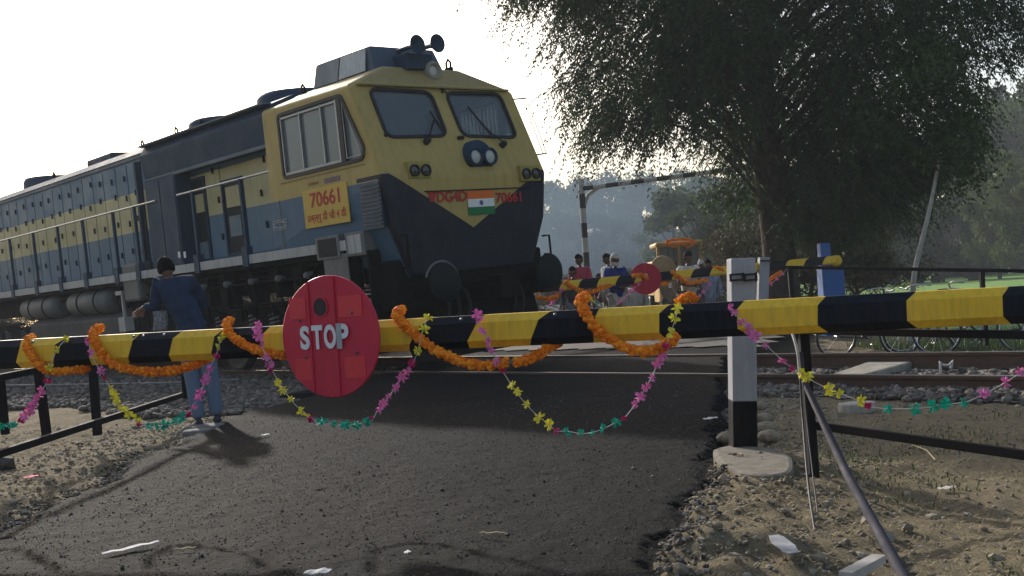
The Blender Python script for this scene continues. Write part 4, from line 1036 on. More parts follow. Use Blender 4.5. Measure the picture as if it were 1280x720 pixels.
# far fence along the right of the far side
ff=empty('pipe_fence',tuple(at(988,440,15)),'thin black rail fence beyond the track on the right, in front of the green field','fence')
m=MB(); m.bar(at(978,334,15.3),at(1330,339.5,12.6),.04,.045); U(m,'rail',fencem,ff)
for (px0,py0,px1,py1,Z,w) in ((987,334,995,425,15.2,.065),(1227,338,1233,432,13.4,.05)):
    m=MB(); m.bar(at(px0,py0,Z),at(px1,py1,Z),w,w,up=(0,1,0)); U(m,'post',fencem,ff)
m=MB(); m.bar(at(980,378,15.3),at(1330,383,12.6),.035,.035); U(m,'rail',fencem,ff)
# left fence
lf=empty('pipe_fence',tuple(at(57,548,8)),'left black angle iron fence running from the road edge towards the man','fence')
m=MB(); m.bar(at(-60,484,6.5),at(232,425,11.2),.045,.045); U(m,'rail',fencem,lf)
m=MB(); m.bar(at(-60,586,6.5),at(0,567,7.1),.05,.05); m.bar(at(0,567,7.1),at(228,493.5,11.2),.045,.05); U(m,'rail',fencem,lf)
for (px0,py0,px1,py1,Z,w) in ((0,468,7,543,7.6,.045),(47,456,59,548,8.1,.055),(115,445,122,544,9.2,.06),(228,426,232,498,11.2,.05)):
    m=MB(); m.bar(at(px0,py0,Z),at(px1,py1,Z),w,w,up=(0,1,0)); U(m,'post',fencem,lf)
# tiny red clip at top of the left fence post already in paper string

# ================================================================== GARLANDS
oran,nt,b=newmat('marigold'); g=N(nt,'ShaderNodeNewGeometry'); nt.links.new(ramp(nt,g.outputs['Random Per Island'],[(0,(.66,.14,.008)),(.6,(.86,.24,.015)),(1,(.95,.36,.03))]),b.inputs['Base Color']); b.inputs['Roughness'].default_value=.8; b.inputs['Specular IOR Level'].default_value=.1
b.inputs['Subsurface Weight'].default_value=.0
ICV,ICF=(lambda z:(z[0].tolist(),z[1].tolist()))(ico())
def marigold(path,r,lab,name='marigold_garland',petals=26,group='orange marigold garlands on the near barrier'):
    r=r*.93; P=resample(catmull([at(*p) for p in path],10),r*.80); V=[];Q=[]
    for i,p in enumerate(P):
        d=(P[min(i+1,len(P)-1)]-P[max(i-1,0)]).normalized(); a=d.orthogonal().normalized(); b_=d.cross(a)
        rr=r*random.uniform(.9,1.1); ph=random.random()*6; nb_=6
        for j in range(nb_):
            t=ph+2*PI*j/nb_+random.uniform(-.25,.25); o=a*math.cos(t)+b_*math.sin(t); c=p+o*rr*random.uniform(.5,.68)+d*rr*random.uniform(-.3,.3); br=rr*random.uniform(.40,.52)
            n0=len(V)
            for q in ICV: 
                V.append(c+Vector(q)*br*random.uniform(.72,1.25))
            Q+= [tuple(n0+k for k in f) for f in ICF]
    m=MB(); m.v=[tuple(v) for v in V]; m.f=[list(q) for q in Q]; m.m=[0]*len(Q); m.sm=[False]*len(Q)
    m.tube(P,r*.62,8,0); 
    return tag(m.build(name,oran,fix=False),lab,'garland',group)
def bz(l): return [(x,y,NB.Z(x)+dz) for x,y,dz in l]
marigold(bz([(40,421,.06),(34,427,-.06),(36,438,-.13),(50,457,-.13),(66,464,-.12),(90,463,-.10),(112,460,0)]),.029,'short orange marigold garland nearest the left end of the barrier')
marigold(bz([(125,409,.06),(117,416,-.06),(120,430,-.13),(135,451,-.13),(160,461,-.13),(200,465,-.12),(240,457,-.03),(262,447,.12)]),.031,'long drooping orange marigold garland just left of the standing man')
marigold(bz([(288,400,.06),(283,406,-.08),(290,420,-.13),(312,434,-.13),(338,442,-.12),(368,446,.0)]),.029,'orange marigold garland running in behind the left of the STOP disc')
marigold(bz([(503,387,.06),(496,393,-.08),(505,405,-.13),(530,428,-.13),(566,448,-.13),(605,457,-.13),(636,451,-.12)]),.031,'long orange marigold garland just right of the STOP disc')
marigold(bz([(645,453,-.12),(668,446,-.10),(690,432,-.02),(702,424,.1)]),.030,'short piece of orange marigold garland continuing after the gap in the long one')
marigold(bz([(732,371,.06),(725,377,-.08),(733,394,-.13),(750,415,-.13),(778,433,-.13),(808,439,-.13),(836,429,-.13),(847,417,-.10)]),.032,'orange marigold garland in front of the far people, ending at the yellow paper string')
marigold(bz([(850,377,.14),(860,371,.10),(872,377,.14)]),.030,'small orange marigold tuft resting on top of the barrier near the gate post')
# far garlands
def fz(l): return [(x,y,FB.Z(x)+dz) for x,y,dz in l]
FG='orange marigold garlands on the far barrier'
for l,lab in ((fz([(671,371,-.12),(685,374,-.12),(698,369,-.12)]),'orange garland on the far barrier beside the buffer'),
    (fz([(707,352,-.12),(716,359,-.14),(735,365,-.14),(757,359,-.12),(768,353,.1)]),'orange garland looped on the far barrier in front of the blue jacket'),
    (fz([(791,345,-.1),(803,344,-.14),(818,354,-.14),(834,355,-.12)]),'orange garland wrapped across the far red disc'),
    (fz([(840,340,-.1),(848,346,-.14),(862,354,-.14),(885,349,-.12)]),'orange garland on the far barrier below the white shirt'),
    (fz([(890,336,.05),(898,335,-.1),(905,339,-.05)]),'orange garland knot on the far barrier left of the near gate post'),
    (fz([(960,351,-.1),(970,344,-.14),(976,340,-.05)]),'orange flowers where the far barrier meets its slim post')):
    marigold(l,.045,lab,petals=14,group=FG)
# ---- paper flowers
PC={'p':plain('crepe_pink',(.80,.22,.50),.7,.15,40),'y':plain('crepe_yellow',(.80,.72,.06),.7,.15,40),'g':plain('crepe_green',(.01,.46,.30),.7,.15,40),'m':plain('crepe_magenta',(.60,.02,.16),.7,.15,40),'w':plain('crepe_white',(.75,.7,.65),.7,.1,40)}
for k in PC: PC[k].node_tree.nodes['Principled BSDF'].inputs['Specular IOR Level'].default_value=.15
strm=plain('thread_white',(.55,.52,.5),.7)
FM={}
def petalmesh(c,v):
    if (c,v) in FM: return FM[(c,v)]
    rs=random.Random(hash((ord(c),v))); V=[];Q=[]
    def petal(dirn,L,w):
        n0=len(V); d=dirn.normalized(); s=d.orthogonal().normalized(); s=(Matrix.Rotation(rs.uniform(0,6.28),3,d)@s); u=d.cross(s)
        p=[Vector((0,0,0)),d*L*.45-s*w*.8+u*w*.3,d*L*.8-s*w*.75+u*w*.1,d*L-u*w*.2,d*L*.8+s*w*.75+u*w*.1,d*L*.45+s*w*.8+u*w*.3,d*L*.55-u*w*.25]
        V.extend(p); Q.extend([(n0,n0+1,n0+6),(n0+1,n0+2,n0+6),(n0+2,n0+3,n0+6),(n0+3,n0+4,n0+6),(n0+4,n0+5,n0+6),(n0+5,n0,n0+6)])
    if c=='m':
        for j in range(14): petal(Vector((rs.gauss(0,1),rs.gauss(0,1),rs.gauss(0,1))),.022,.010)
    else:
        for k,t0 in ((1,0),(-1,.6)):
            for j in range(5):
                t=t0+2*PI*j/5+rs.uniform(-.2,.2); petal(Vector((math.cos(t),math.sin(t),k*rs.uniform(.15,.6))),rs.uniform(.027,.034),.011)
    me=bpy.data.meshes.new('paper_flower'); me.from_pydata([tuple(p) for p in V],[],Q); me.materials.append(PC[c]); FM[(c,v)]=me; return me
def paper(secs,lab,Zf,scale=1.,name='paper_flower_string',group='strings of coloured paper flowers on the near barrier',n0=None):
    # secs: [(colour, n, [(px,py,dz)...])]
    path=[]; fl=[]
    for c,n,pts in secs:
        P=[at(x,y,Zf(x)+dz) for x,y,dz in pts]; path+=P
        n=max(2,round(n*.82)) if n>1 else 1
        if n==1: fl.append((c,P[0]))
        else:
            C=catmull(P,8) if len(P)>2 else [P[0].lerp(P[-1],i/12) for i in range(13)]
            for i in range(n): fl.append((c,C[max(0,min(len(C)-1,round((i+random.uniform(-.32,.32))*(len(C)-1)/(n-1))))]))
    root=empty(name,tuple(path[0]),lab,'paper garland',group)
    under(MB().tube(catmull(path,4),.0022*scale,5).build('string',strm),root)
    for c,p in fl:
        o=bpy.data.objects.new('paper_flower',petalmesh(c,random.randrange(5))); COL.objects.link(o); o.parent=root
        o.location=p-Vector(root.location)+Vector((random.uniform(-.006,.006),0,random.uniform(-.005,.005)))*scale
        o.rotation_euler=(random.uniform(0,6),random.uniform(0,6),random.uniform(0,6)); s=random.uniform(.68,1.18)*scale; o.scale=(s,s,s)
    return root
f_=-.16; g_=-.10
Z_=NB.Z
paper([('y',4,[(82,424,-.1),(72,436,f_),(66,450,f_),(63,459,f_)]),('m',1,[(59,476,g_)]),('p',8,[(52,489,g_),(42,505,g_),(31,520,g_)]),('m',1,[(26,527,g_)]),('g',6,[(18,530,g_),(5,533,g_),(-12,530,g_)]),('y',3,[(-30,520,g_),(-50,500,g_)])],'paper flower string at the left end with pink run above green',Z_)
paper([('p',4,[(111,427,-.12),(113,440,f_),(119,453,f_),(126,464,f_)]),('m',1,[(131,472,g_)]),('y',7,[(138,487,g_),(146,502,g_),(155,513,g_),(170,523,g_)]),('m',1,[(174,530,g_)]),('g',7,[(187,533,g_),(208,531,g_),(228,522,g_)]),('m',1,[(235,517,g_)]),('p',7,[(242,508,g_),(250,492,g_),(258,474,g_),(264,458,g_)]),('m',1,[(269,446,f_)]),('y',3,[(273,436,f_),(275,427,f_),(277,420,-.14)])],'paper flower string hanging in front of the legs of the man',Z_)
paper([('p',7,[(322,403,-.12),(323,416,f_),(329,436,f_),(338,457,f_)]),('m',1,[(340,462,g_)]),('y',6,[(348,477,g_),(358,492,g_),(370,507,g_),(384,518,g_)]),('m',1,[(390,523,g_)]),('g',7,[(402,527,g_),(425,532,g_),(443,531,g_),(458,527,g_)]),('m',1,[(466,524,g_)]),('p',7,[(472,513,g_),(485,497,g_),(497,480,g_),(509,463,g_)]),('m',1,[(515,455,g_)]),('y',4,[(522,440,f_),(526,420,f_),(531,406,f_),(534,396,-.12)])],'paper flower string hanging below the STOP disc',Z_)
paper([('p',7,[(597,393,-.12),(601,409,f_),(610,428,f_),(621,452,f_)]),('m',1,[(627,462,g_)]),('y',6,[(640,482,g_),(653,500,g_),(667,515,g_),(686,531,g_)]),('m',1,[(696,539,g_)]),('g',6,[(706,539,g_),(732,542,g_),(752,537,g_),(770,528,g_)]),('m',1,[(779,524,g_)]),('p',7,[(793,507,g_),(806,487,g_),(819,462,g_),(830,441,g_)]),('m',1,[(833,431,f_)]),('y',4,[(838,417,f_),(844,399,f_),(848,382,-.12)])],'paper flower string hanging in a loop over the middle of the road',Z_)
paper([('p',8,[(911,383,-.12),(923,397,f_),(935,410,f_),(956,430,f_),(981,453,g_)]),('m',1,[(990,459,g_)]),('y',6,[(1002,467,g_),(1019,478,g_),(1048,491,g_),(1076,502,g_)]),('m',1,[(1086,508,g_)]),('g',6,[(1112,511,g_),(1150,510,g_),(1180,506,g_),(1208,502,g_)]),('p',4,[(1230,493,g_),(1252,481,g_),(1268,471,g_),(1279,463,g_)]),('p',2,[(1292,452,g_),(1310,436,g_)])],'paper flower string swinging right from the gate post in front of the rails',Z_)
FP_='small flower strings on the far barrier'
for s,lab in (([('y',6,[(723,362,-.15),(733,369,-.1),(742,377,-.1)]),('w',3,[(748,382,-.1),(760,386,-.1)])],'pale yellow flower string on the far barrier left of the blue jacket'),
 ([('p',7,[(799,355,-.15),(785,368,-.1),(772,379,-.1)]),('g',3,[(765,384,-.1),(760,387,-.1)])],'pink flower string on the far barrier in front of the blue jacket'),
 ([('w',4,[(838,357,-.15),(846,368,-.1),(852,376,-.1)])],'white flower string on the far barrier under the white shirt'),
 ([('p',6,[(888,355,-.15),(878,366,-.1),(870,374,-.1)])],'pink flower string on the far barrier over plaid clothing'),
 ([('p',6,[(703,362,-.15),(694,372,-.1),(687,382,-.1)])],'pink flower string on the far barrier beside the round buffer'),
 ([('p',5,[(984,336,-.15),(974,346,-.1),(962,356,-.1)])],'pink flower string on the far barrier right of its slim post')):
    paper(s,lab,FB.Z,1.7,group=FP_)
# ================================================================== PEOPLE
def skin_mesh(V,E,Rr,root,sub=2):
    me=bpy.data.meshes.new('sk'); me.from_pydata([tuple(v) for v in V],E,[]); o=bpy.data.objects.new('sk',me); COL.objects.link(o)
    md=o.modifiers.new('s','SKIN'); md.use_smooth_shade=True; sv=me.skin_vertices[0].data
    for i,r in enumerate(Rr): sv[i].radius=(r,r) if not hasattr(r,'__len__') else r; sv[i].use_root=(i==root)
    s=o.modifiers.new('u','SUBSURF'); s.levels=s.render_levels=sub
    dg=bpy.context.evaluated_depsgraph_get(); m2=bpy.data.meshes.new_from_object(o.evaluated_get(dg)); bpy.data.objects.remove(o); return m2
def human(name_lab,J,cols,hair='short',fingers=True,face=None,sub=2,shirt_long=True,scarf=None,rs=1.):
    """J: world joints; cols: dict skin shirt trousers shoes hair"""
    root=empty('person',tuple((J['anL']+J['anR'])/2),name_lab,'person')
    def put(me,nm,mat,par=None):
        me.name=nm; me.materials.clear(); me.materials.append(mat); o=bpy.data.objects.new(nm,me); COL.objects.link(o); return under(o,root)
    k=['pel','wai','che','nek','hdb','hpL','knL','anL','toL','hpR','knR','anR','toR','shL','elL','wrL','haL','shR','elR','wrR','haR']
    ix={a:i for i,a in enumerate(k)}
    E=[('pel','wai'),('wai','che'),('che','nek'),('nek','hdb')]
    for s in 'LR': E+=[('pel','hp'+s),('hp'+s,'kn'+s),('kn'+s,'an'+s),('an'+s,'to'+s),('che','sh'+s),('sh'+s,'el'+s),('el'+s,'wr'+s),('wr'+s,'ha'+s)]
    r=dict(pel=.115,wai=.105,che=.10,nek=.046,hdb=.046,hp=.08,kn=.05,an=.035,to=.03,sh=.042,el=.040,wr=.026,ha=.030)
    rad=[r.get(a,r.get(a[:2]))*rs for a in k]
    body=skin_mesh([J[a] for a in k],[(ix[a],ix[b_]) for a,b_ in E],rad,0,sub)
    # head appended
    f=face.normalized(); up=(J['hed']-J['hdb']).normalized(); rt=f.cross(up).normalized(); f=up.cross(rt)
    H=J['hed']; n,kk=16,12; m=MB(); vs=[]
    for i in range(kk+1):
        ph=-PI/2+PI*i/kk
        for j in range(n):
            t=2*PI*j/n; x=math.cos(ph)*math.cos(t); y=math.cos(ph)*math.sin(t); z=math.sin(ph)
            jaw=1-.28*max(0,-z)**1.2; xx=.076*x*jaw; yy=.095*y*(1-.12*max(0,-z)); zz=.118*z
            if y>.55 and abs(x)<.35 and -.35<z<.15: yy+=.016*(1-abs(x)/.35)
            if y>.6 and .05<z<.3 and .2<abs(x)<.6: yy-=.008
            vs.append(H+rt*xx*rs+f*yy*rs+up*zz*rs)
    m.add(vs,[(i*n+j,i*n+(j+1)%n,(i+1)*n+(j+1)%n,(i+1)*n+j) for i in range(kk) for j in range(n)],0,True)
    for s in(-1,1):
        m.sphere(H+rt*s*.078*rs-up*.005,.024*rs,8,5,0,(.5,.8,1.2)); m.sphere(H+rt*s*.03*rs+f*.086*rs+up*.018*rs,.011*rs,8,5,1)
    m.obox(H+f*.092*rs-up*.045*rs,rt*.022*rs,f*.004,up*.004,2)
    if fingers:
        for s in 'LR':
            d=(J['ha'+s]-J['wr'+s]).normalized(); sd_=d.cross(f if abs(d.dot(f))<.9 else up).normalized(); nn=sd_.cross(d)
            for q in range(4):
                b0=J['ha'+s]+sd_*(.027-.018*q)*rs; L=(.075,.083,.078,.062)[q]*rs
                m.tube([b0-d*.02,b0+d*L*.4,b0+d*L*.75-nn*.012,b0+d*L*.95-nn*.032],[.010*rs,.0095*rs,.0085*rs,.006*rs],7,0)
            b0=J['wr'+s]+d*.03+sd_*.025; m.tube([b0,b0+sd_*.028+d*.03,b0+sd_*.032+d*.065],[.012*rs,.011*rs,.008*rs],7,0)
    bm=bmesh.new(); bm.from_mesh(body); hm=bpy.data.meshes.new('h'); hm.from_pydata(m.v,[],m.f); hm.polygons.foreach_set('material_index',m.m); hm.polygons.foreach_set('use_smooth',[True]*len(m.f)); bm.from_mesh(hm); bm.to_mesh(body); bm.free()
    ob=put(body,'body',cols['skin']); ob.data.materials.append(plain('eye_dark',(.02,.015,.012),.3)); ob.data.materials.append(plain('lip',(.18,.07,.06),.6))
    # clothing
    def chain(names,edges,radd,nm,mat):
        ii={a:i for i,a in enumerate(names)}; me=skin_mesh([J[a] for a in names],[(ii[a],ii[b_]) for a,b_ in edges],[x*rs for x in radd],0,sub); return put(me,nm,mat)
    J['cfL']=J['anL'].lerp(J['knL'],-.03); J['cfR']=J['anR'].lerp(J['knR'],-.03)
    chain(['pel','hpL','knL','cfL','hpR','knR','cfR'],[('pel','hpL'),('hpL','knL'),('knL','cfL'),('pel','hpR'),('hpR','knR'),('knR','cfR')],[.145,.112,.078,.072,.112,.078,.072],'trousers',cols['trousers'])
    J['hem']=J['pel'].lerp(J['wai'],-.25); J['nkb']=J['che'].lerp(J['nek'],.98)
    if shirt_long: chain(['wai','hem','che','nkb','shL','elL','wrL','shR','elR','wrR'],[('wai','hem'),('wai','che'),('che','nkb'),('che','shL'),('shL','elL'),('elL','wrL'),('che','shR'),('shR','elR'),('elR','wrR')],[.15,.155,.17,.080,.090,.064,.046,.090,.064,.046],'shirt',cols['shirt'])
    else:
        J['sl1']=J['shL'].lerp(J['elL'],.75);J['sl2']=J['shR'].lerp(J['elR'],.75)
        chain(['wai','hem','che','nkb','shL','sl1','shR','sl2'],[('wai','hem'),('wai','che'),('che','nkb'),('che','shL'),('shL','sl1'),('che','shR'),('shR','sl2')],[.15,.15,.165,.07,.085,.07,.085,.07],'shirt',cols['shirt'])
    for s in 'LR':
        m=MB(); a=J['an'+s]; t=J['to'+s]; d=(t-a); d.z=0; d.normalize(); sdv=Vector((-d.y,d.x,0)); zb=min(a.z,t.z)-.06*rs+.0
        pr=[(-.07,.032,.085),(-.04,.04,.095),(.03,.042,.085),(.10,.046,.055),(.16,.045,.045),(.205,.025,.03)]; vs=[];nq=8
        for (y,w,h) in pr:
            for j in range(nq): 
                tt=2*PI*j/nq; vs.append(Vector((a.x,a.y,zb))+d*y*rs+sdv*math.cos(tt)*w*rs+Vector((0,0,max(0,(math.sin(tt)*.5+.5))*h*rs)))
        m.add(vs,[(i*nq+j,i*nq+(j+1)%nq,(i+1)*nq+(j+1)%nq,(i+1)*nq+j) for i in range(len(pr)-1) for j in range(nq)]+[tuple(range(nq-1,-1,-1)),tuple(range(len(vs)-nq,len(vs)))],0,True)
        under(m.build('shoe',cols['shoes']),root)
    if hair:
        m=MB(); vs=[];n=20;kk=10
        lo=-.35 if hair!='helmet' else -.25
        for i in range(kk+1):
            z=-.75+1.75*i/kk; ph=math.asin(max(-1,min(1,z)))
            for j in range(n):
                t=2*PI*j/n; x=math.cos(ph)*math.cos(t); y=math.cos(ph)*math.sin(t)
                fr=y>.25; rr=1.15+.05*random.uniform(-1,1)
                if fr and z<.42: rr=.82
                elif z<-.45: rr=.85
                if scarf: rr=1.28 if not(fr and -.4<z<.4) else .85
                vs.append(H+rt*.076*x*rr*rs+f*.095*y*rr*rs+up*.112*(z if z<1 else 1)*rr*rs)
        m.add(vs,[(i*n+j,i*n+(j+1)%n,(i+1)*n+(j+1)%n,(i+1)*n+j) for i in range(kk) for j in range(n)],0,True)
        under(m.build('headscarf' if scarf else 'hair',cols['hair']),root)
    return root
def cloth(n,c,sc=60): return plain('cloth_'+n,c,.9,.3,9,1.,.05,.1)
denim=paint('cloth_denim',(.13,.18,.26),.9,(.15,.20,.28),.5,6,0,.3,False,.1)
skn=plain('skin_brown',(.16,.085,.05),.55,.1,30,.1,.002,.35); skd=plain('skin_dark',(.09,.05,.032),.55,.1,30,.1,.002,.35)
hairb=plain('hair_black',(.007,.0065,.0065),.85,.4,60,1.,.03,.08); shoe=plain('shoe_dark',(.03,.035,.05),.6,.3,30)
J=dict(pel=at(246,424,10.8),wai=at(239,402,10.86),che=at(221,368,10.98),nek=at(213,350,11.03),hdb=at(210,345,11.05),hed=at(207.5,335,11.07),
 hpL=at(235,432,10.82),knL=at(242,480,10.80),anL=at(248,524,10.75),toL=at(243,525,10.95),hpR=at(256,431,10.8),knR=at(265,478,10.82),anR=at(271,519,10.85),toR=at(272,520,11.03),
 shL=at(197,354,11.02),elL=at(194,384,10.95),wrL=at(180,384,11.02),haL=at(174,390,11.05),shR=at(240,353,11.0),elR=at(256,384,11.12),wrR=at(240,384,11.32),haR=at(232,384,11.38))
man=human('man in a dark blue sweater and jeans seen from behind, leaning near the left fence',J,dict(skin=skn,shirt=cloth('navy_sweater',(.026,.042,.078),90),trousers=denim,shoes=shoe,hair=hairb),face=Vector((-.25,1,-.1)))
pat=plain('patterned_cloth',(.17,.18,.19),.9,.95,70,.4)
m=MB(); c=at(200,401,10.9); vs=[];
for i in range(6):
    for j in range(5): vs.append(c+Vector((-.065+.026*i+.01*math.sin(j),.015*math.sin(i*1.7),.10-.05*j)))
m.add(vs,[(i*5+j,i*5+j+1,(i+1)*5+j+1,(i+1)*5+j) for i in range(5) for j in range(4)],0,True); o=m.build('patterned_cloth',pat,fix=False); o.modifiers.new('s','SOLIDIFY').thickness=.02; tag(o,'grey speckled cloth hanging at the left hip of the man','cloth')
for (px,py,w,d,lab) in ((258,537,.30,.17,'flat grey stone block under the feet of the man'),(244,543,.17,.12,'smaller stone wedged before the block under the man')):
    c=G(px,py,0); m=MB(); nn=10; poly=[Vector((c.x+w*math.cos(2*PI*i/nn)*random.uniform(.85,1.08),c.y+.12+d*math.sin(2*PI*i/nn)*random.uniform(.85,1.08),-.12)) for i in range(nn)]
    m.prism(poly,(0,0,.155)); tag(m.build('stone_block',plain('block_grey',(.17,.16,.15),.9,.3,7,.7,.02),bevel=.03),lab,'stone')
def person(lab,px,py_head,Z,H,yaw,cols,armL=None,armR=None,lean=0,**kw):
    s=H/1.72; hd=at(px,py_head,Z); base=Vector((hd.x,hd.y,hd.z-1.63*s)); c,sn=math.cos(yaw),math.sin(yaw)
    def T(x,y,z): x*=s;y*=s;z*=s; y+=lean*z; return base+Vector((x*c-y*sn,x*sn+y*c,z))
    J=dict(pel=T(0,0,.94),wai=T(0,0,1.08),che=T(0,0,1.30),nek=T(0,0,1.46),hdb=T(0,.01,1.53),hed=T(0,.03,1.63),
      hpL=T(-.09,0,.90),knL=T(-.11,.03,.5),anL=T(-.12,-.02,.08),toL=T(-.14,.12,.04),hpR=T(.09,0,.90),knR=T(.12,.05,.5),anR=T(.13,.0,.08),toR=T(.15,.14,.04),
      shL=T(-.18,0,1.42),elL=T(-.24,-.04,1.15),wrL=T(-.22,.10,.93),haL=T(-.21,.14,.86),shR=T(.18,0,1.42),elR=T(.24,-.04,1.15),wrR=T(.22,.10,.93),haR=T(.21,.14,.86))
    for side,a in(('L',armL),('R',armR)):
        if a:
            for nm,q in zip(('el','wr','ha'),a): J[nm+side]=T(*q)
    return human(lab,J,cols,face=Vector((-sn,c,0)),sub=1,rs=s,**kw)
fold=((-.25,.06,1.15),(-.02,.22,1.16),(.06,.22,1.18)); foldR=((.25,.06,1.15),(.02,.2,1.10),(-.07,.22,1.12)); onrail=((-.28,.12,1.2),(-.25,.36,1.18),(-.24,.44,1.15))
person('man in a dark checked shirt beside the far barrier near the buffer',715.5,340,21.2,1.62,R(170),dict(skin=skd,shirt=cloth('dark_check',(.05,.05,.06)),trousers=cloth('grey_trouser',(.16,.17,.19)),shoes=shoe,hair=hairb),fingers=True)
person('man in a pink red shirt standing behind the man at the far barrier',724,325,22.2,1.72,R(150),dict(skin=skd,shirt=cloth('pink_red',(.42,.06,.09)),trousers=cloth('dark_trouser',(.04,.04,.05)),shoes=shoe,hair=hairb),armL=fold)
person('person in a royal blue jacket with a pale headscarf at the far barrier',768,325,20.9,1.74,R(200),dict(skin=skd,shirt=cloth('royal_blue',(.018,.035,.16)),trousers=cloth('pale_trouser',(.38,.37,.35)),shoes=shoe,hair=cloth('scarf_pale',(.50,.48,.44))),armL=fold,armR=foldR,scarf=True)
person('man in a grey white shawl standing left of the blue jacket',760,324,21.9,1.70,R(120),dict(skin=skd,shirt=cloth('shawl',(.32,.34,.36)),trousers=cloth('beige_trouser',(.30,.27,.23)),shoes=shoe,hair=hairb))
person('short figure in maroon between the striped post and blue jacket',748,347,23.0,1.30,R(185),dict(skin=skd,shirt=cloth('maroon',(.13,.03,.04)),trousers=cloth('green_cloth',(.22,.38,.30)),shoes=shoe,hair=hairb))
person('man in a white shirt with dark hair in front of the tan truck',859,322,20.6,1.74,R(200),dict(skin=skd,shirt=cloth('white_shirt',(.50,.48,.46)),trousers=cloth('charcoal',(.07,.065,.06)),shoes=shoe,hair=hairb),shirt_long=False,armR=foldR)
person('man in plaid blue clothes right of the white shirt',884,331,22.4,1.66,R(175),dict(skin=skd,shirt=cloth('plaid_blue',(.22,.27,.36),25),trousers=cloth('jean_pale',(.16,.2,.27)),shoes=shoe,hair=hairb))
person('person with a white cap right of the tan truck',877,331,24.5,1.7,R(165),dict(skin=skd,shirt=cloth('grey_shirt',(.2,.2,.21)),trousers=cloth('dk2',(.05,.05,.06)),shoes=shoe,hair=cloth('cap_white',(.6,.6,.6))),hair='helmet')
person('person in off white clothes partly behind the far red disc',795,352,24.2,1.55,R(160),dict(skin=skd,shirt=cloth('offwhite',(.38,.37,.34)),trousers=cloth('offwhite2',(.40,.39,.37)),shoes=shoe,hair=hairb))

# ================================================================== TRUCK far down the road
tanp=paint('truck_tan',(.50,.29,.06),.6,(.2,.16,.11),.5,2); tankp=paint('truck_dark',(.05,.045,.04),.7)
Zt=33.; c=at(851,330,Zt); tr=empty('truck',(c.x,c.y,.1),'small tan truck with a garlanded cab roof standing on the road beyond the far barrier','truck')
cx,cy=c.x,c.y; pw=27/F*Zt # metres per 27px
zt=at(851,301,Zt).z; zb=.55
def tb(name,x0,x1,y0,y1,z0,z1,mt,bev=.04,par=None):
    o=MB().box(x0,x1,y0,y1,z0,z1).build(name,mt,bevel=bev); return under(o,tr)
hw=.70
tb('bumper',cx-hw,cx+hw,cy-.15,cy,.45,.62,tankp); tb('cab_front',cx-hw,cx+hw,cy,cy+.25,.6,1.35,tanp,.06)
tb('roof',cx-hw-.03,cx+hw+.03,cy+.02,cy+1.5,zt-.16,zt,tanp,.06)
for x in(-hw+.04,-.02,hw-.04): tb('pillar',cx+x-.04,cx+x+.04,cy+.04,cy+.12,1.35,zt-.15,tanp,.01)
for x in(-.35,-.18,.15,.32): tb('windscreen_bar',cx+x-.012,cx+x+.012,cy+.08,cy+.1,1.35,zt-.15,tankp,.0)
tb('windscreen',cx-hw+.05,cx+hw-.05,cy+.13,cy+.14,1.35,zt-.16,sglass,0)
for s in(-1,1):
    tb('door',*sorted((cx+s*(hw-.03),cx+s*hw)),cy+.25,cy+1.3,.6,1.4,tanp,.02); tb('mirror',*sorted((cx+s*(hw+.06),cx+s*(hw+.2))),cy+.0,cy+.05,1.45,1.75,tankp,.01)
    under(MB().lathe((cx+s*.42,cy-.01,.95),(0,-1,0),[(.11,0),(.11,.03),(.08,.05),(0,.05)],16).build('headlight',lens),tr)
    w=MB(); w.lathe((cx+s*.52,cy+.55,.42),(s,0,0),[(.3,-.1),(.36,-.06),(.36,.1),(.3,.12),(.18,.06),(0,.06)],20); under(w.build('wheel',rubber),tr)
    w=MB(); w.lathe((cx+s*.56,cy+3.0,.42),(s,0,0),[(.3,-.1),(.36,-.06),(.36,.1),(.3,.12),(.18,.06),(0,.06)],20); under(w.build('wheel',rubber),tr)
for k in range(6): tb('grille_bar',cx-.28,cx+.28,cy-.02,cy,.72+.08*k,.75+.08*k,tankp,0)
tb('cargo_body',cx-.68,cx+.68,cy+1.55,cy+4.0,.8,1.9,tanp,.03); tb('chassis',cx-.4,cx+.4,cy+.2,cy+3.9,.45,.78,tankp,.02)
P=[(px,py,Zt-.05) for px,py in ((833,302),(842,299.5),(851,299),(861,299.5),(869,302))]
marigold(P,.05,'thick orange garland laid along the roof of the tan truck cab',petals=16,group='marigold garlands on the truck')
marigold([(833,303,Zt-.1),(842,309,Zt-.12),(851,304,Zt-.12),(860,309,Zt-.12),(870,303,Zt-.1)],.032,'thin orange garland looping below the roof edge of the tan truck cab',petals=12,group='marigold garlands on the truck')
# wide brimmed tan hat bundle / basket in front of truck
c=at(831,334,22.5); m=MB(); m.lathe(c,(.25,-1,.35),[(0,.12),(.08,.11),(.12,.03),(.26,-.03),(.28,-.05),(.25,-.06),(0,-.03)],24); o=m.build('round_basket',paint('basket_tan',(.32,.22,.11),.9,(.18,.12,.06),.4,6)); tag(o,'round tan basket held up beside the white shirted man','basket')
person('person carrying the round tan basket on the head in front of the truck',834,340,22.8,1.55,R(180),dict(skin=skd,shirt=cloth('dusty_brown',(.2,.16,.11)),trousers=cloth('dk3',(.10,.09,.08)),shoes=shoe,hair=hairb),armR=((.26,.0,1.55),(.2,.1,1.78),(.18,.12,1.84)),armL=((-.26,.0,1.55),(-.2,.1,1.78),(-.18,.12,1.84)))

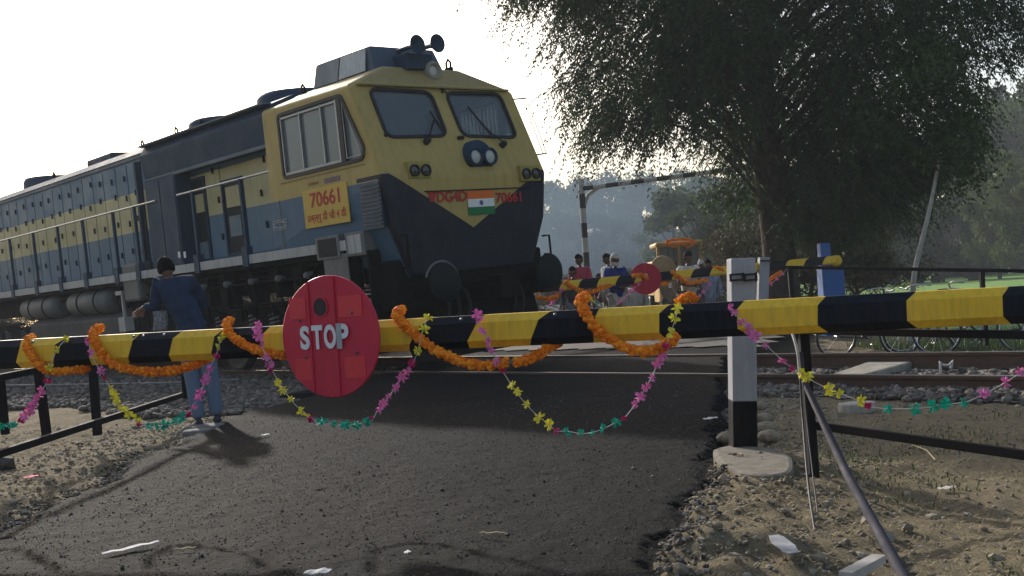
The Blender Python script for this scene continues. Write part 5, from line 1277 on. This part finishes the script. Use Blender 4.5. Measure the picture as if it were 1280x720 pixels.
# ================================================================== HEIGHT GAUGE
Lp=at(726,224,34.); Lb=at(737,385,34.); Rp=at(975,204,31.5)
hg=empty('height_gauge',(Lp.x,Lp.y,0),'black and white striped height gauge frame spanning the road beyond the far barrier','height gauge')
wp=paint('gauge_white',(.42,.42,.40),.7,(.15,.13,.12),.4,3); bp_=paint('gauge_black',(.02,.02,.022),.7,(.06,.05,.05),.4,3)
def striped(p0,p1,r,n,name,first=0):
    m=MB()
    for i in range(n): m.tube([p0.lerp(p1,i/n),p0.lerp(p1,(i+1)/n)],r,10,(i+first)%2,True,i in(0,n-1))
    return under(m.build(name,[wp,bp_]),hg)
base=Vector((Lp.x+(Lb.x-Lp.x)*1.15,Lp.y,.0)); striped(Lp,base,.10,10,'post')
striped(Lp+Vector((.0,0,-.30)),Rp,.075,15,'beam',1)
Rb=Vector((Rp.x,Rp.y,0)); striped(Rp+Vector((0,0,.3)),Rb,.10,10,'post')
under(MB().tube([Lp+Vector((.05,0,-.85)),Lp+Vector((.2,0,-.5)),Lp+Vector((.55,0,-.30))],.06,8).build('brace',wp),hg)

# ================================================================== BICYCLES
chrome=plain('chrome',(.55,.55,.55),.25,.1,30,.05,.001,.5,1.); bikeb=plain('bike_black',(.015,.015,.02),.4,.3,20)
def bicycle(px,py,Z,yaw,lab,first=None):
    g_=G(px,py,-.14); root=empty('bicycle',(g_.x,g_.y,float(hz(g_.x,g_.y))+.0),lab,'bicycle','bicycles parked beyond the track'); root.rotation_euler=(R(5),0,yaw)
    m=MB(); bb=(0,0,.28); st=(-.18,0,.80); hd=(.36,0,.82); hl=(.39,0,.68); ra=(-.52,0,.34)
    for a,b_ in ((bb,st),(st,hd),(hl,bb),(hd,hl)): m.tube([a,b_],.016,7)
    for s in(-.05,.05):
        m.tube([(0,s*.6,.28),(ra[0],s,ra[2])],.009,6); m.tube([(st[0],s*.3,.74),(ra[0],s,ra[2])],.008,6); m.tube([(hl[0],s,hl[2]-.04),(.52,s,.45),(.58,s,.34)],.011,6)
    m.build('frame',bikeb,root)
    for x in(-.52,.58):
        w=MB(); w.tube([(x+.32*math.cos(t),0,.34+.32*math.sin(t)) for t in np.linspace(0,2*PI,33)],.018,6,0,True,False); w=w.build('wheel',rubber,root)
        s_=MB(); s_.tube([(x+.30*math.cos(t),0,.34+.30*math.sin(t)) for t in np.linspace(0,2*PI,33)],.009,6,0,True,False)
        for k in range(14): t=2*PI*k/14; s_.tube([(x,0.02*(-1)**k,.34),(x+.3*math.cos(t),0,.34+.3*math.sin(t))],.0025,4)
        s_.tube([(x,-.04,.34),(x,.04,.34)],.02,8); s_.build('rim',chrome,w)
        f=MB(); 
        pts=[(x+.355*math.cos(t),0,.34+.355*math.sin(t)) for t in np.linspace(.2 if x<0 else .6,PI*.95,12)]
        for a,b_ in zip(pts,pts[1:]): f.bar(a,b_,.05,.004,up=(Vector(a)-Vector((x,0,.34))))
        f.build('mudguard',chrome,root)
    m=MB(); m.tube([(.35,0,.82),(.345,0,.98)],.013,7); m.tube(catmull([(.16,-.26,.98),(.30,-.25,1.0),(.38,-.12,1.0),(.38,0,.97),(.38,.12,1.0),(.30,.25,1.0),(.16,.26,.98)],4),.012,7); m.build('handlebar',chrome,root)
    m=MB(); m.sphere((-.22,0,.90),.10,10,6,0,(1.3,.75,.35)); m.tube([(-.18,0,.8),(-.2,0,.88)],.013,6); m.build('saddle',bikeb,root)
    m=MB(); m.box(-.62,-.28,-.07,.07,.72,.735); m.tube([(-.6,.06,.72),(-.52,.05,.36)],.006,5); m.tube([(-.6,-.06,.72),(-.52,-.05,.36)],.006,5); m.build('carrier',bikeb,root)
    m=MB(); m.lathe((0,.03,.28),(0,1,0),[(.09,0),(.09,.008),(0,.008)],20); m.tube([(0,.04,.28),(.12,.05,.16),(.12,.13,.16)],.009,6); m.tube([(0,-.04,.28),(-.12,-.05,.40),(-.12,-.13,.40)],.009,6); m.build('crank',chrome,root)
    return root
bicycle(1085,441,16,R(12),'black bicycle leftmost of the three parked beyond the rails')
bicycle(1172,441,16,R(195),'black bicycle in the middle of the three parked beyond the rails')
b3=bicycle(1228,442,16.4,R(150),'black bicycle rightmost of the three, nearest the right edge of the photo'); b3.rotation_euler=(R(14),0,R(150))

# ================================================================== TREES
bark=plain('bark_dark',(.055,.043,.034),.95,.4,6,1.,.05,.1); barkp=plain('bark_pale',(.34,.32,.28),.9,.35,5,.8,.03,.1)
leafA=leafmat('acacia_leaf',(.026,.048,.017),(.058,.092,.032),.25)
def hazeleaf(n,c1,c2): return leafmat(n,c1,c2,.4)
def acacia():
    c=G(972,412,-.1); base=at(980,410,24.); base.z=-.2; X0,Y0=base.x,base.y
    root=empty('acacia_tree',(X0,Y0,-.2),'large dark drooping acacia tree standing right of the road','tree')
    rs=np.random.default_rng(11)
    tr=MB(); trunk=[Vector((0,0,0)),Vector((.02,0,.8)),Vector((.0,0,2)),Vector((-.12,.0,4)),Vector((-.05,.1,6)),Vector((.1,0,8.2)),Vector((.05,0,10.5))]
    tp=catmull(trunk,5); n=len(tp); tr.tube(tp,[.46*(1-.72*i/n)+.22*max(0,1-i/4) for i in range(n)],14)
    # thin side stem
    if 0: tr.tube(catmull([Vector((-.1,.1,.1)),Vector((-.6,.3,1.2)),Vector((-.75,.5,3)),Vector((-1.3,.7,5.2))],5),[.26,.24,.22,.21,.2,.19,.18,.17,.16,.15,.14,.13,.12,.11,.1,.1][:16],10)
    limbs=[];V=[];Q=[]
    prof_z=[1.4,2.2,3,4,5,6,7,8,9,10,11,12.2]; prof_r=[1.3,2.1,2.7,4.0,4.9,5.4,5.9,6.1,5.9,5.2,4.0,1.8]
    clumps=[]
    for i in range(1800):
        a=rs.random()*2*PI; z=rs.uniform(1.8,12); Rm=np.interp(z,prof_z,prof_r)
        r=Rm*math.sqrt(rs.uniform(.03,1))*(1.20 if math.cos(a)>0 else .95)
        ca=math.cos(a); zl=np.interp(r,[0,1.0,1.8,3.0,3.7,4.6,6],[2.0,3.0,4.3,4.7,4.2,5.6,8.0]); zr=np.interp(r,[0,2.7,4.7,5.4,7],[1.9,2.6,4.3,5.0,6.5]); zm=zl+(zr-zl)*ss(-.35,.35,ca)
        if z<zm+.25: continue
        p=Vector((r*ca,r*math.sin(a)*.62,z))
        if abs(p.x)<.5 and p.y<.3 and p.z<8.5: continue
        nn=float(vn(p.x*.62+p.y*.38,p.z*.62-p.y*.3,91))+.4*float(vn(p.x*1.5+p.y,p.z*1.5,95))
        if nn<(-.12 if r<2.4 else (.02 if ca<.2 else -.05)): continue
        clumps.append((p,a,r/Rm))
    z_=lambda p:p.z
    LW=.021
    for ci,(p,a,q) in enumerate(clumps):
        # limb
        if ci%6==0:
            z0=max(2.8,min(8.5,p.z-1.0-.35*math.hypot(p.x,p.y)+rs.uniform(-.4,.4))); s0=Vector((np.interp(z0,[0,4,8],[0,-.12,.1]),0,z0)); md=s0.lerp(p,.55)+Vector((0,0,.5)); L=(p-s0).length
            tr.tube(catmull([s0,md+Vector((rs.normal(0,.25),rs.normal(0,.25),.1)),p+Vector((0,0,.1))],5),[.010+.0085*L*(1-i/11)**1.3 for i in range(11)],6)
        ns=22 if z_(p)<4.6 else (21 if q>.45 else 14)
        for s in range(ns):
            st=p+Vector(rs.normal(0,.26,3)); h_=rs.random()*2*PI if rs.random()<.55 else a+rs.normal(0,.7)
            dr=Vector((math.cos(h_),math.sin(h_),rs.uniform(-.35,.45))); L=rs.uniform(.5,1.15); drop=rs.uniform(.5,1.15)
            k=int(L/.065); sgn=Vector((-math.sin(h_),math.cos(h_),0))
            for j in range(1,k+1):
                t=j/k*L; b0=st+dr*t*.8+Vector((0,0,-drop*t*t/L)); tg=(dr*.8+Vector((0,0,-2*drop*t/L))).normalized()
                for sg in(-1,1):
                    d=(sgn*sg*rs.uniform(.5,1)+tg*rs.uniform(.4,1)+Vector((0,0,-.35-.3*rs.random()))+Vector(rs.normal(0,.22,3))).normalized()
                    ll=rs.uniform(.09,.20)*(1-.4*j/k); wv=d.cross(Vector(rs.normal(0,1,3))).normalized()*rs.uniform(.010,.022)
                    n0=len(V); V+= [tuple(b0),tuple(b0+d*ll*.5+wv),tuple(b0+d*ll),tuple(b0+d*ll*.5-wv)]; Q.append((n0,n0+1,n0+2,n0+3))
    t_=tr.build('trunk',bark,root); 
    o=np_mesh('crown',np.array(V),np.array(Q),leafA,parent=root); print('acacia quads',len(Q)); return root
acacia()
def crown_mesh(seed,h,rx,leaf=.17,nc=26,per=230,low=.18,col_m=None,thin=.55):
    rs=np.random.default_rng(seed); P=[];
    cs=[]
    for i in range(nc):
        z=rs.uniform(low,1); rr=rx*math.sqrt(max(.05,1-((z-.52)/.55)**2))*rs.uniform(.25,1.); a=rs.random()*2*PI; cs.append((rr*math.cos(a),rr*math.sin(a),z*h,rs.uniform(.5,1.1)*rx*.36))
    V=[];n=nc*per; ctr=np.repeat(np.array([c[:3] for c in cs]),per,0); rad=np.repeat(np.array([c[3] for c in cs]),per)
    d=rs.normal(0,1,(n,3)); d/=np.linalg.norm(d,axis=1)[:,None]; rr=rad*(rs.random(n)**.4); p=ctr+d*rr[:,None]*np.array([1,1,.75])+rs.normal(0,.12,(n,3))
    u=rs.normal(0,1,(n,3)); u/=np.linalg.norm(u,axis=1)[:,None]; w=np.cross(u,rs.normal(0,1,(n,3))); w/=np.linalg.norm(w,axis=1)[:,None]
    L=leaf*rs.uniform(.6,1.4,n)[:,None]; V=np.stack([p-u*L,p+w*L*thin,p+u*L,p-w*L*thin],1).reshape(-1,3); Q=np.arange(n*4).reshape(-1,4)
    return V,Q,cs
def tree_proto(seed,h,rx,lm,bm_=bark,**k):
    V,Q,cs=crown_mesh(seed,h,rx,**k)
    root=empty('tree',(0,0,0)); m=MB(); m.tube(catmull([Vector((0,0,0)),Vector((.1,0,h*.3)),Vector((-.1,.1,h*.6)),Vector((0,0,h*.88))],4),[h*.022*(1-.8*i/12) for i in range(13)],8)
    for c in cs[::3]:
        s0=Vector((0,0,c[2]*.55)); m.tube([s0,s0.lerp(Vector(c[:3]),.5)+Vector((0,0,.2)),Vector(c[:3])],[h*.010,h*.007,h*.003],5)
    m.build('trunk',bm_,root); np_mesh('crown',V,Q,lm,parent=root); return root
OBJVAR=True
lfD=hazeleaf('leaf_dark',(.012,.034,.008),(.030,.070,.014)); lfM=hazeleaf('leaf_mid',(.038,.085,.012),(.08,.15,.025)); lfL=hazeleaf('leaf_light',(.08,.115,.03),(.13,.17,.05)); lfB=hazeleaf('leaf_brown',(.05,.045,.03),(.085,.07,.045))
protos={'d':tree_proto(1,12,4.6,lfD,leaf=.22,nc=30,per=330,low=.04),'m':tree_proto(2,12,4.8,lfM,leaf=.22,nc=30,per=330,low=.04),'f':tree_proto(3,12,3.6,lfM,leaf=.16,nc=30,per=260,thin=.35),'l':tree_proto(4,9,3.6,lfL,leaf=.17,nc=28,per=280),'b':tree_proto(5,4.2,2.0,lfB,leaf=.07,nc=22,per=420,low=.08,thin=.35)}
used=set()
def at_y(px,Z): return proj(Vector((at(px,380,Z).x,Z,1.9)))[1]
KH={'d':12,'m':12,'f':12,'l':9,'b':4.2}
def put_tree(k,px,ytop,Z,lab,group,sx=1.,name='tree',zb=-.2):
    top=at(px,ytop,Z); s=(top.z-zb)/KH[k]/1.04
    r=protos[k] if k not in used else copy_tree(protos[k]); used.add(k)
    r.location=(top.x,top.y,zb); r.scale=(s*sx,s*sx,s); r.rotation_euler=(0,0,random.uniform(0,6.28)); r.name=name; tag(r,lab,'tree' if name!='bush' else 'bush',group); return r
G1='hazy trees far beyond the height gauge'; G2='trees beyond the green field on the right'
L1=[('f',690,236,112),('m',712,226,118),('f',737,213,108),('m',762,224,120),('f',790,214,112),('m',815,226,116),('f',845,212,104),('m',872,222,110),('f',905,214,100),('m',940,222,104),('f',970,215,110),('m',655,262,118),('m',620,268,116),('f',585,290,110),('m',700,262,84),('m',745,270,82),('m',785,268,86)]
loc=['leftmost, just clear of the cab','low and second from the locomotive','feathery topped, left of the striped post','rounded, right of the striped post','tall and feathery, right of the striped post','rounded, right of the gauge middle','feathery, above the truck','rounded, above the truck','feathery, seen left under the acacia','rounded, half behind the acacia','feathery, behind the acacia trunk','low, mostly behind the nose of the locomotive','low, hidden behind the locomotive nose','low, hidden behind the middle of the locomotive','nearer and lower, left of the striped post','nearer and lower, behind the striped post','nearer and lower, behind the headscarf']
for (k,px,yt,Z),l in zip(L1,loc): put_tree(k,px,yt,Z,'hazy grey green tree far off, '+l,G1,1.15)
for i,(k,px,yt,Z,l) in enumerate((('l',868,236,62,'pale green loose tree behind the tan truck'),('l',905,228,58,'pale green tree between the truck and the acacia'),('m',935,240,52,'mid green tree just left of the acacia trunk'),('l',840,262,70,'low pale tree left of the tan truck top'))): put_tree(k,px,yt,Z,l,'paler trees nearer than the far tree line',1.2)
L2=[('d',1040,215,86),('d',1075,200,90),('m',1108,196,84),('d',1142,180,92),('m',1176,170,86),('d',1208,150,90),('m',1240,128,84),('d',1275,98,88),('m',1310,90,84),('d',1345,80,90),('m',1010,240,92),('l',1238,186,70),('l',1272,200,66),('d',1060,262,70),('d',1100,258,72),('d',1135,262,74),('d',1172,250,72),('d',1205,252,70)]
loc2=['dark, first right of the acacia trunk','dark, above the blue pedestal','mid green, left of the slender white trunk','dark, straight above the slender white trunk','mid green, right of the slender white trunk','dark, above the far fence post','tall mid green, near the right edge','tallest dark one, cut by the right edge','mid green, outside the right edge','dark, outside the right edge','mid green, behind the acacia trunk','pale green, in front of the tall ones near the right edge','pale green, at the right edge','low dark, right of the blue pedestal','low dark, between pedestal and white trunk','low dark, left beside the white trunk','low dark, right beside the white trunk','low dark, above the far fence post']
for (k,px,yt,Z),l in zip(L2,loc2): put_tree(k,px,yt,Z+(8 if yt>245 else (22 if k!='l' else 4)),'tree beyond the field, '+l,G2,random.uniform(.72,.95))
for (px,yt,Z,sx,l) in ((945,258,27.5,1.,'brown green thorny bush left of the acacia trunk'),(1010,262,26.5,1.25,'brown green thorny bush right behind the acacia trunk'),(1062,270,27.5,1.25,'brown green thorny bush above the blue pedestal'),(915,290,29,.9,'low thorny bush between the truck and the acacia'),(1098,296,28.5,.9,'low thorny bush furthest right under the acacia')): put_tree('b',px,yt,Z,l,'thorny bushes under the acacia',sx,'bush',-.15)
for i,px in enumerate(range(-40,500,36)):  # bushes added to darken the bright gaps seen under the locomotive
    Z=14.8/(.736*(px+600)/1350); num='first second third fourth fifth sixth seventh eighth ninth tenth eleventh twelfth thirteenth fourteenth fifteenth'.split()[i]
    put_tree('b',px,at_y(px,Z),Z,'added thorny bush blocking bright ground behind the locomotive, %s from the left under its frame'%num,'added bushes blocking bright ground behind the locomotive',1.9,'bush',-.15)
for i,px in enumerate(range(600,900,34)):  # scrub added to cover bright hazy ground near the horizon
    put_tree('b',px,at_y(px,46+5*(i%3)),46+5*(i%3),'hazy low scrub bush added over the bright gap beyond the height gauge, %s from the left'%'first second third fourth fifth sixth seventh eighth ninth'.split()[i],'added scrub covering the bright gap beyond the height gauge',2.6,'bush',-.1)
# slender pale trunk
A=at(1142,352,17.5);A2=at(1137,400,17.5);B_=at(1162,262,17.5); C_=at(1176,190,17.6)
sr=empty('slender_tree',tuple(A2),'slender pale leaning trunk rising behind the bicycles','tree')
under(MB().tube(catmull([A2+Vector((-.02,0,-.35)),A,at(1148,318,17.5),B_,C_],5),[.05,.05,.05,.049,.048,.047,.046,.045,.045,.044,.042,.04,.04,.038,.036,.034,.032,.03,.028,.026,.02][:21],8).build('trunk',barkp),sr)
V,Q,cs=crown_mesh(21,2.6,1.1,leaf=.06,nc=14,per=160,thin=.4); V=V+np.array([C_.x,C_.y,C_.z-1.0]); under(np_mesh('crown',V,Q,leafA),sr)

# ================================================================== AIR, SKY, LIGHT, CAMERA
hm=bpy.data.materials.new('haze'); hm.use_nodes=True; nt=hm.node_tree; nt.nodes.remove(nt.nodes['Principled BSDF'])
pv=N(nt,'ShaderNodeVolumePrincipled'); pv.inputs['Color'].default_value=(.84,.90,.95,1); pv.inputs['Density'].default_value=HAZE; pv.inputs['Anisotropy'].default_value=0
nt.links.new(pv.outputs[0],nt.nodes['Material Output'].inputs['Volume'])
MB().box(-178,176,-166,184,-1.9,28).build('haze',hm)['kind']='stuff'
sm=bpy.data.materials.new('smoke'); sm.use_nodes=True; nt=sm.node_tree; nt.nodes.remove(nt.nodes['Principled BSDF'])
pv=N(nt,'ShaderNodeVolumePrincipled'); pv.inputs['Color'].default_value=(.36,.49,.64,1); pv.inputs['Anisotropy'].default_value=0
tc=N(nt,'ShaderNodeTexCoord'); ln=N(nt,'ShaderNodeVectorMath',operation='LENGTH'); nt.links.new(tc.outputs['Object'],ln.inputs[0])
mr=N(nt,'ShaderNodeMapRange'); mr.inputs['From Min'].default_value=1; mr.inputs['From Max'].default_value=.15; mr.inputs['To Min'].default_value=0; mr.inputs['To Max'].default_value=SMOKE; nt.links.new(ln.outputs['Value'],mr.inputs['Value']); nt.links.new(mr.outputs['Result'],pv.inputs['Density'])
nt.links.new(pv.outputs[0],nt.nodes['Material Output'].inputs['Volume'])
so_=MB().sphere((0,0,0),1,32,18).build('smoke',sm); so_.location=(4.0,72,3.8); so_.scale=(15,22,9.5); tag(so_,'bluish smoke drifting in front of the far trees behind the height gauge','smoke',None,'stuff')
w=bpy.data.worlds.new('World'); SC.world=w; w.use_nodes=True; nt=w.node_tree; bg=nt.nodes['Background']
sky=nt.nodes.new('ShaderNodeTexSky'); sky.sky_type='NISHITA'; sky.sun_disc=False
EL_,AZ=R(24),math.atan2(-.41,.91)
sky.sun_elevation=EL_; sky.sun_rotation=AZ; sky.dust_density=3.5; sky.air_density=1.0; sky.ozone_density=1
nt.links.new(sky.outputs[0],bg.inputs[0]); bg.inputs[1].default_value=SKY
sl=bpy.data.lights.new('sun','SUN'); sl.energy=SUN; sl.angle=R(1.6); sl.color=(1,.94,.86); so=bpy.data.objects.new('sun',sl); COL.objects.link(so)
sdv=Vector((math.sin(AZ)*math.cos(EL_),math.cos(AZ)*math.cos(EL_),math.sin(EL_))); so.rotation_euler=sdv.to_track_quat('Z','Y').to_euler(); so.location=(0,0,30)
cd=bpy.data.cameras.new('camera'); cd.sensor_width=36; cd.lens=F/1280*36; cd.clip_end=2000; cd.clip_start=.05; co=bpy.data.objects.new('camera',cd); COL.objects.link(co); SC.camera=co
c,s=math.cos(PIT),math.sin(PIT); Rv=Vector((1,0,0));Uv=Vector((0,-s,c));Fv=Vector((0,c,s)); cr,sr_=math.cos(RHO),math.sin(RHO)
ix=Rv*cr-Uv*sr_; iy=Rv*sr_+Uv*cr; iz=-Fv
co.matrix_world=Matrix(((ix.x,iy.x,iz.x,CAM.x),(ix.y,iy.y,iz.y,CAM.y),(ix.z,iy.z,iz.z,CAM.z),(0,0,0,1)))
SC.view_settings.view_transform='Standard'; SC.view_settings.look='None'; SC.view_settings.exposure=EXPO; SC.view_settings.gamma=1
SC.cycles.max_bounces=6; SC.cycles.transparent_max_bounces=12; SC.cycles.volume_bounces=0
# a copied name keeps Blender's own suffix; drop unused helpers
print('objects',len(bpy.data.objects))
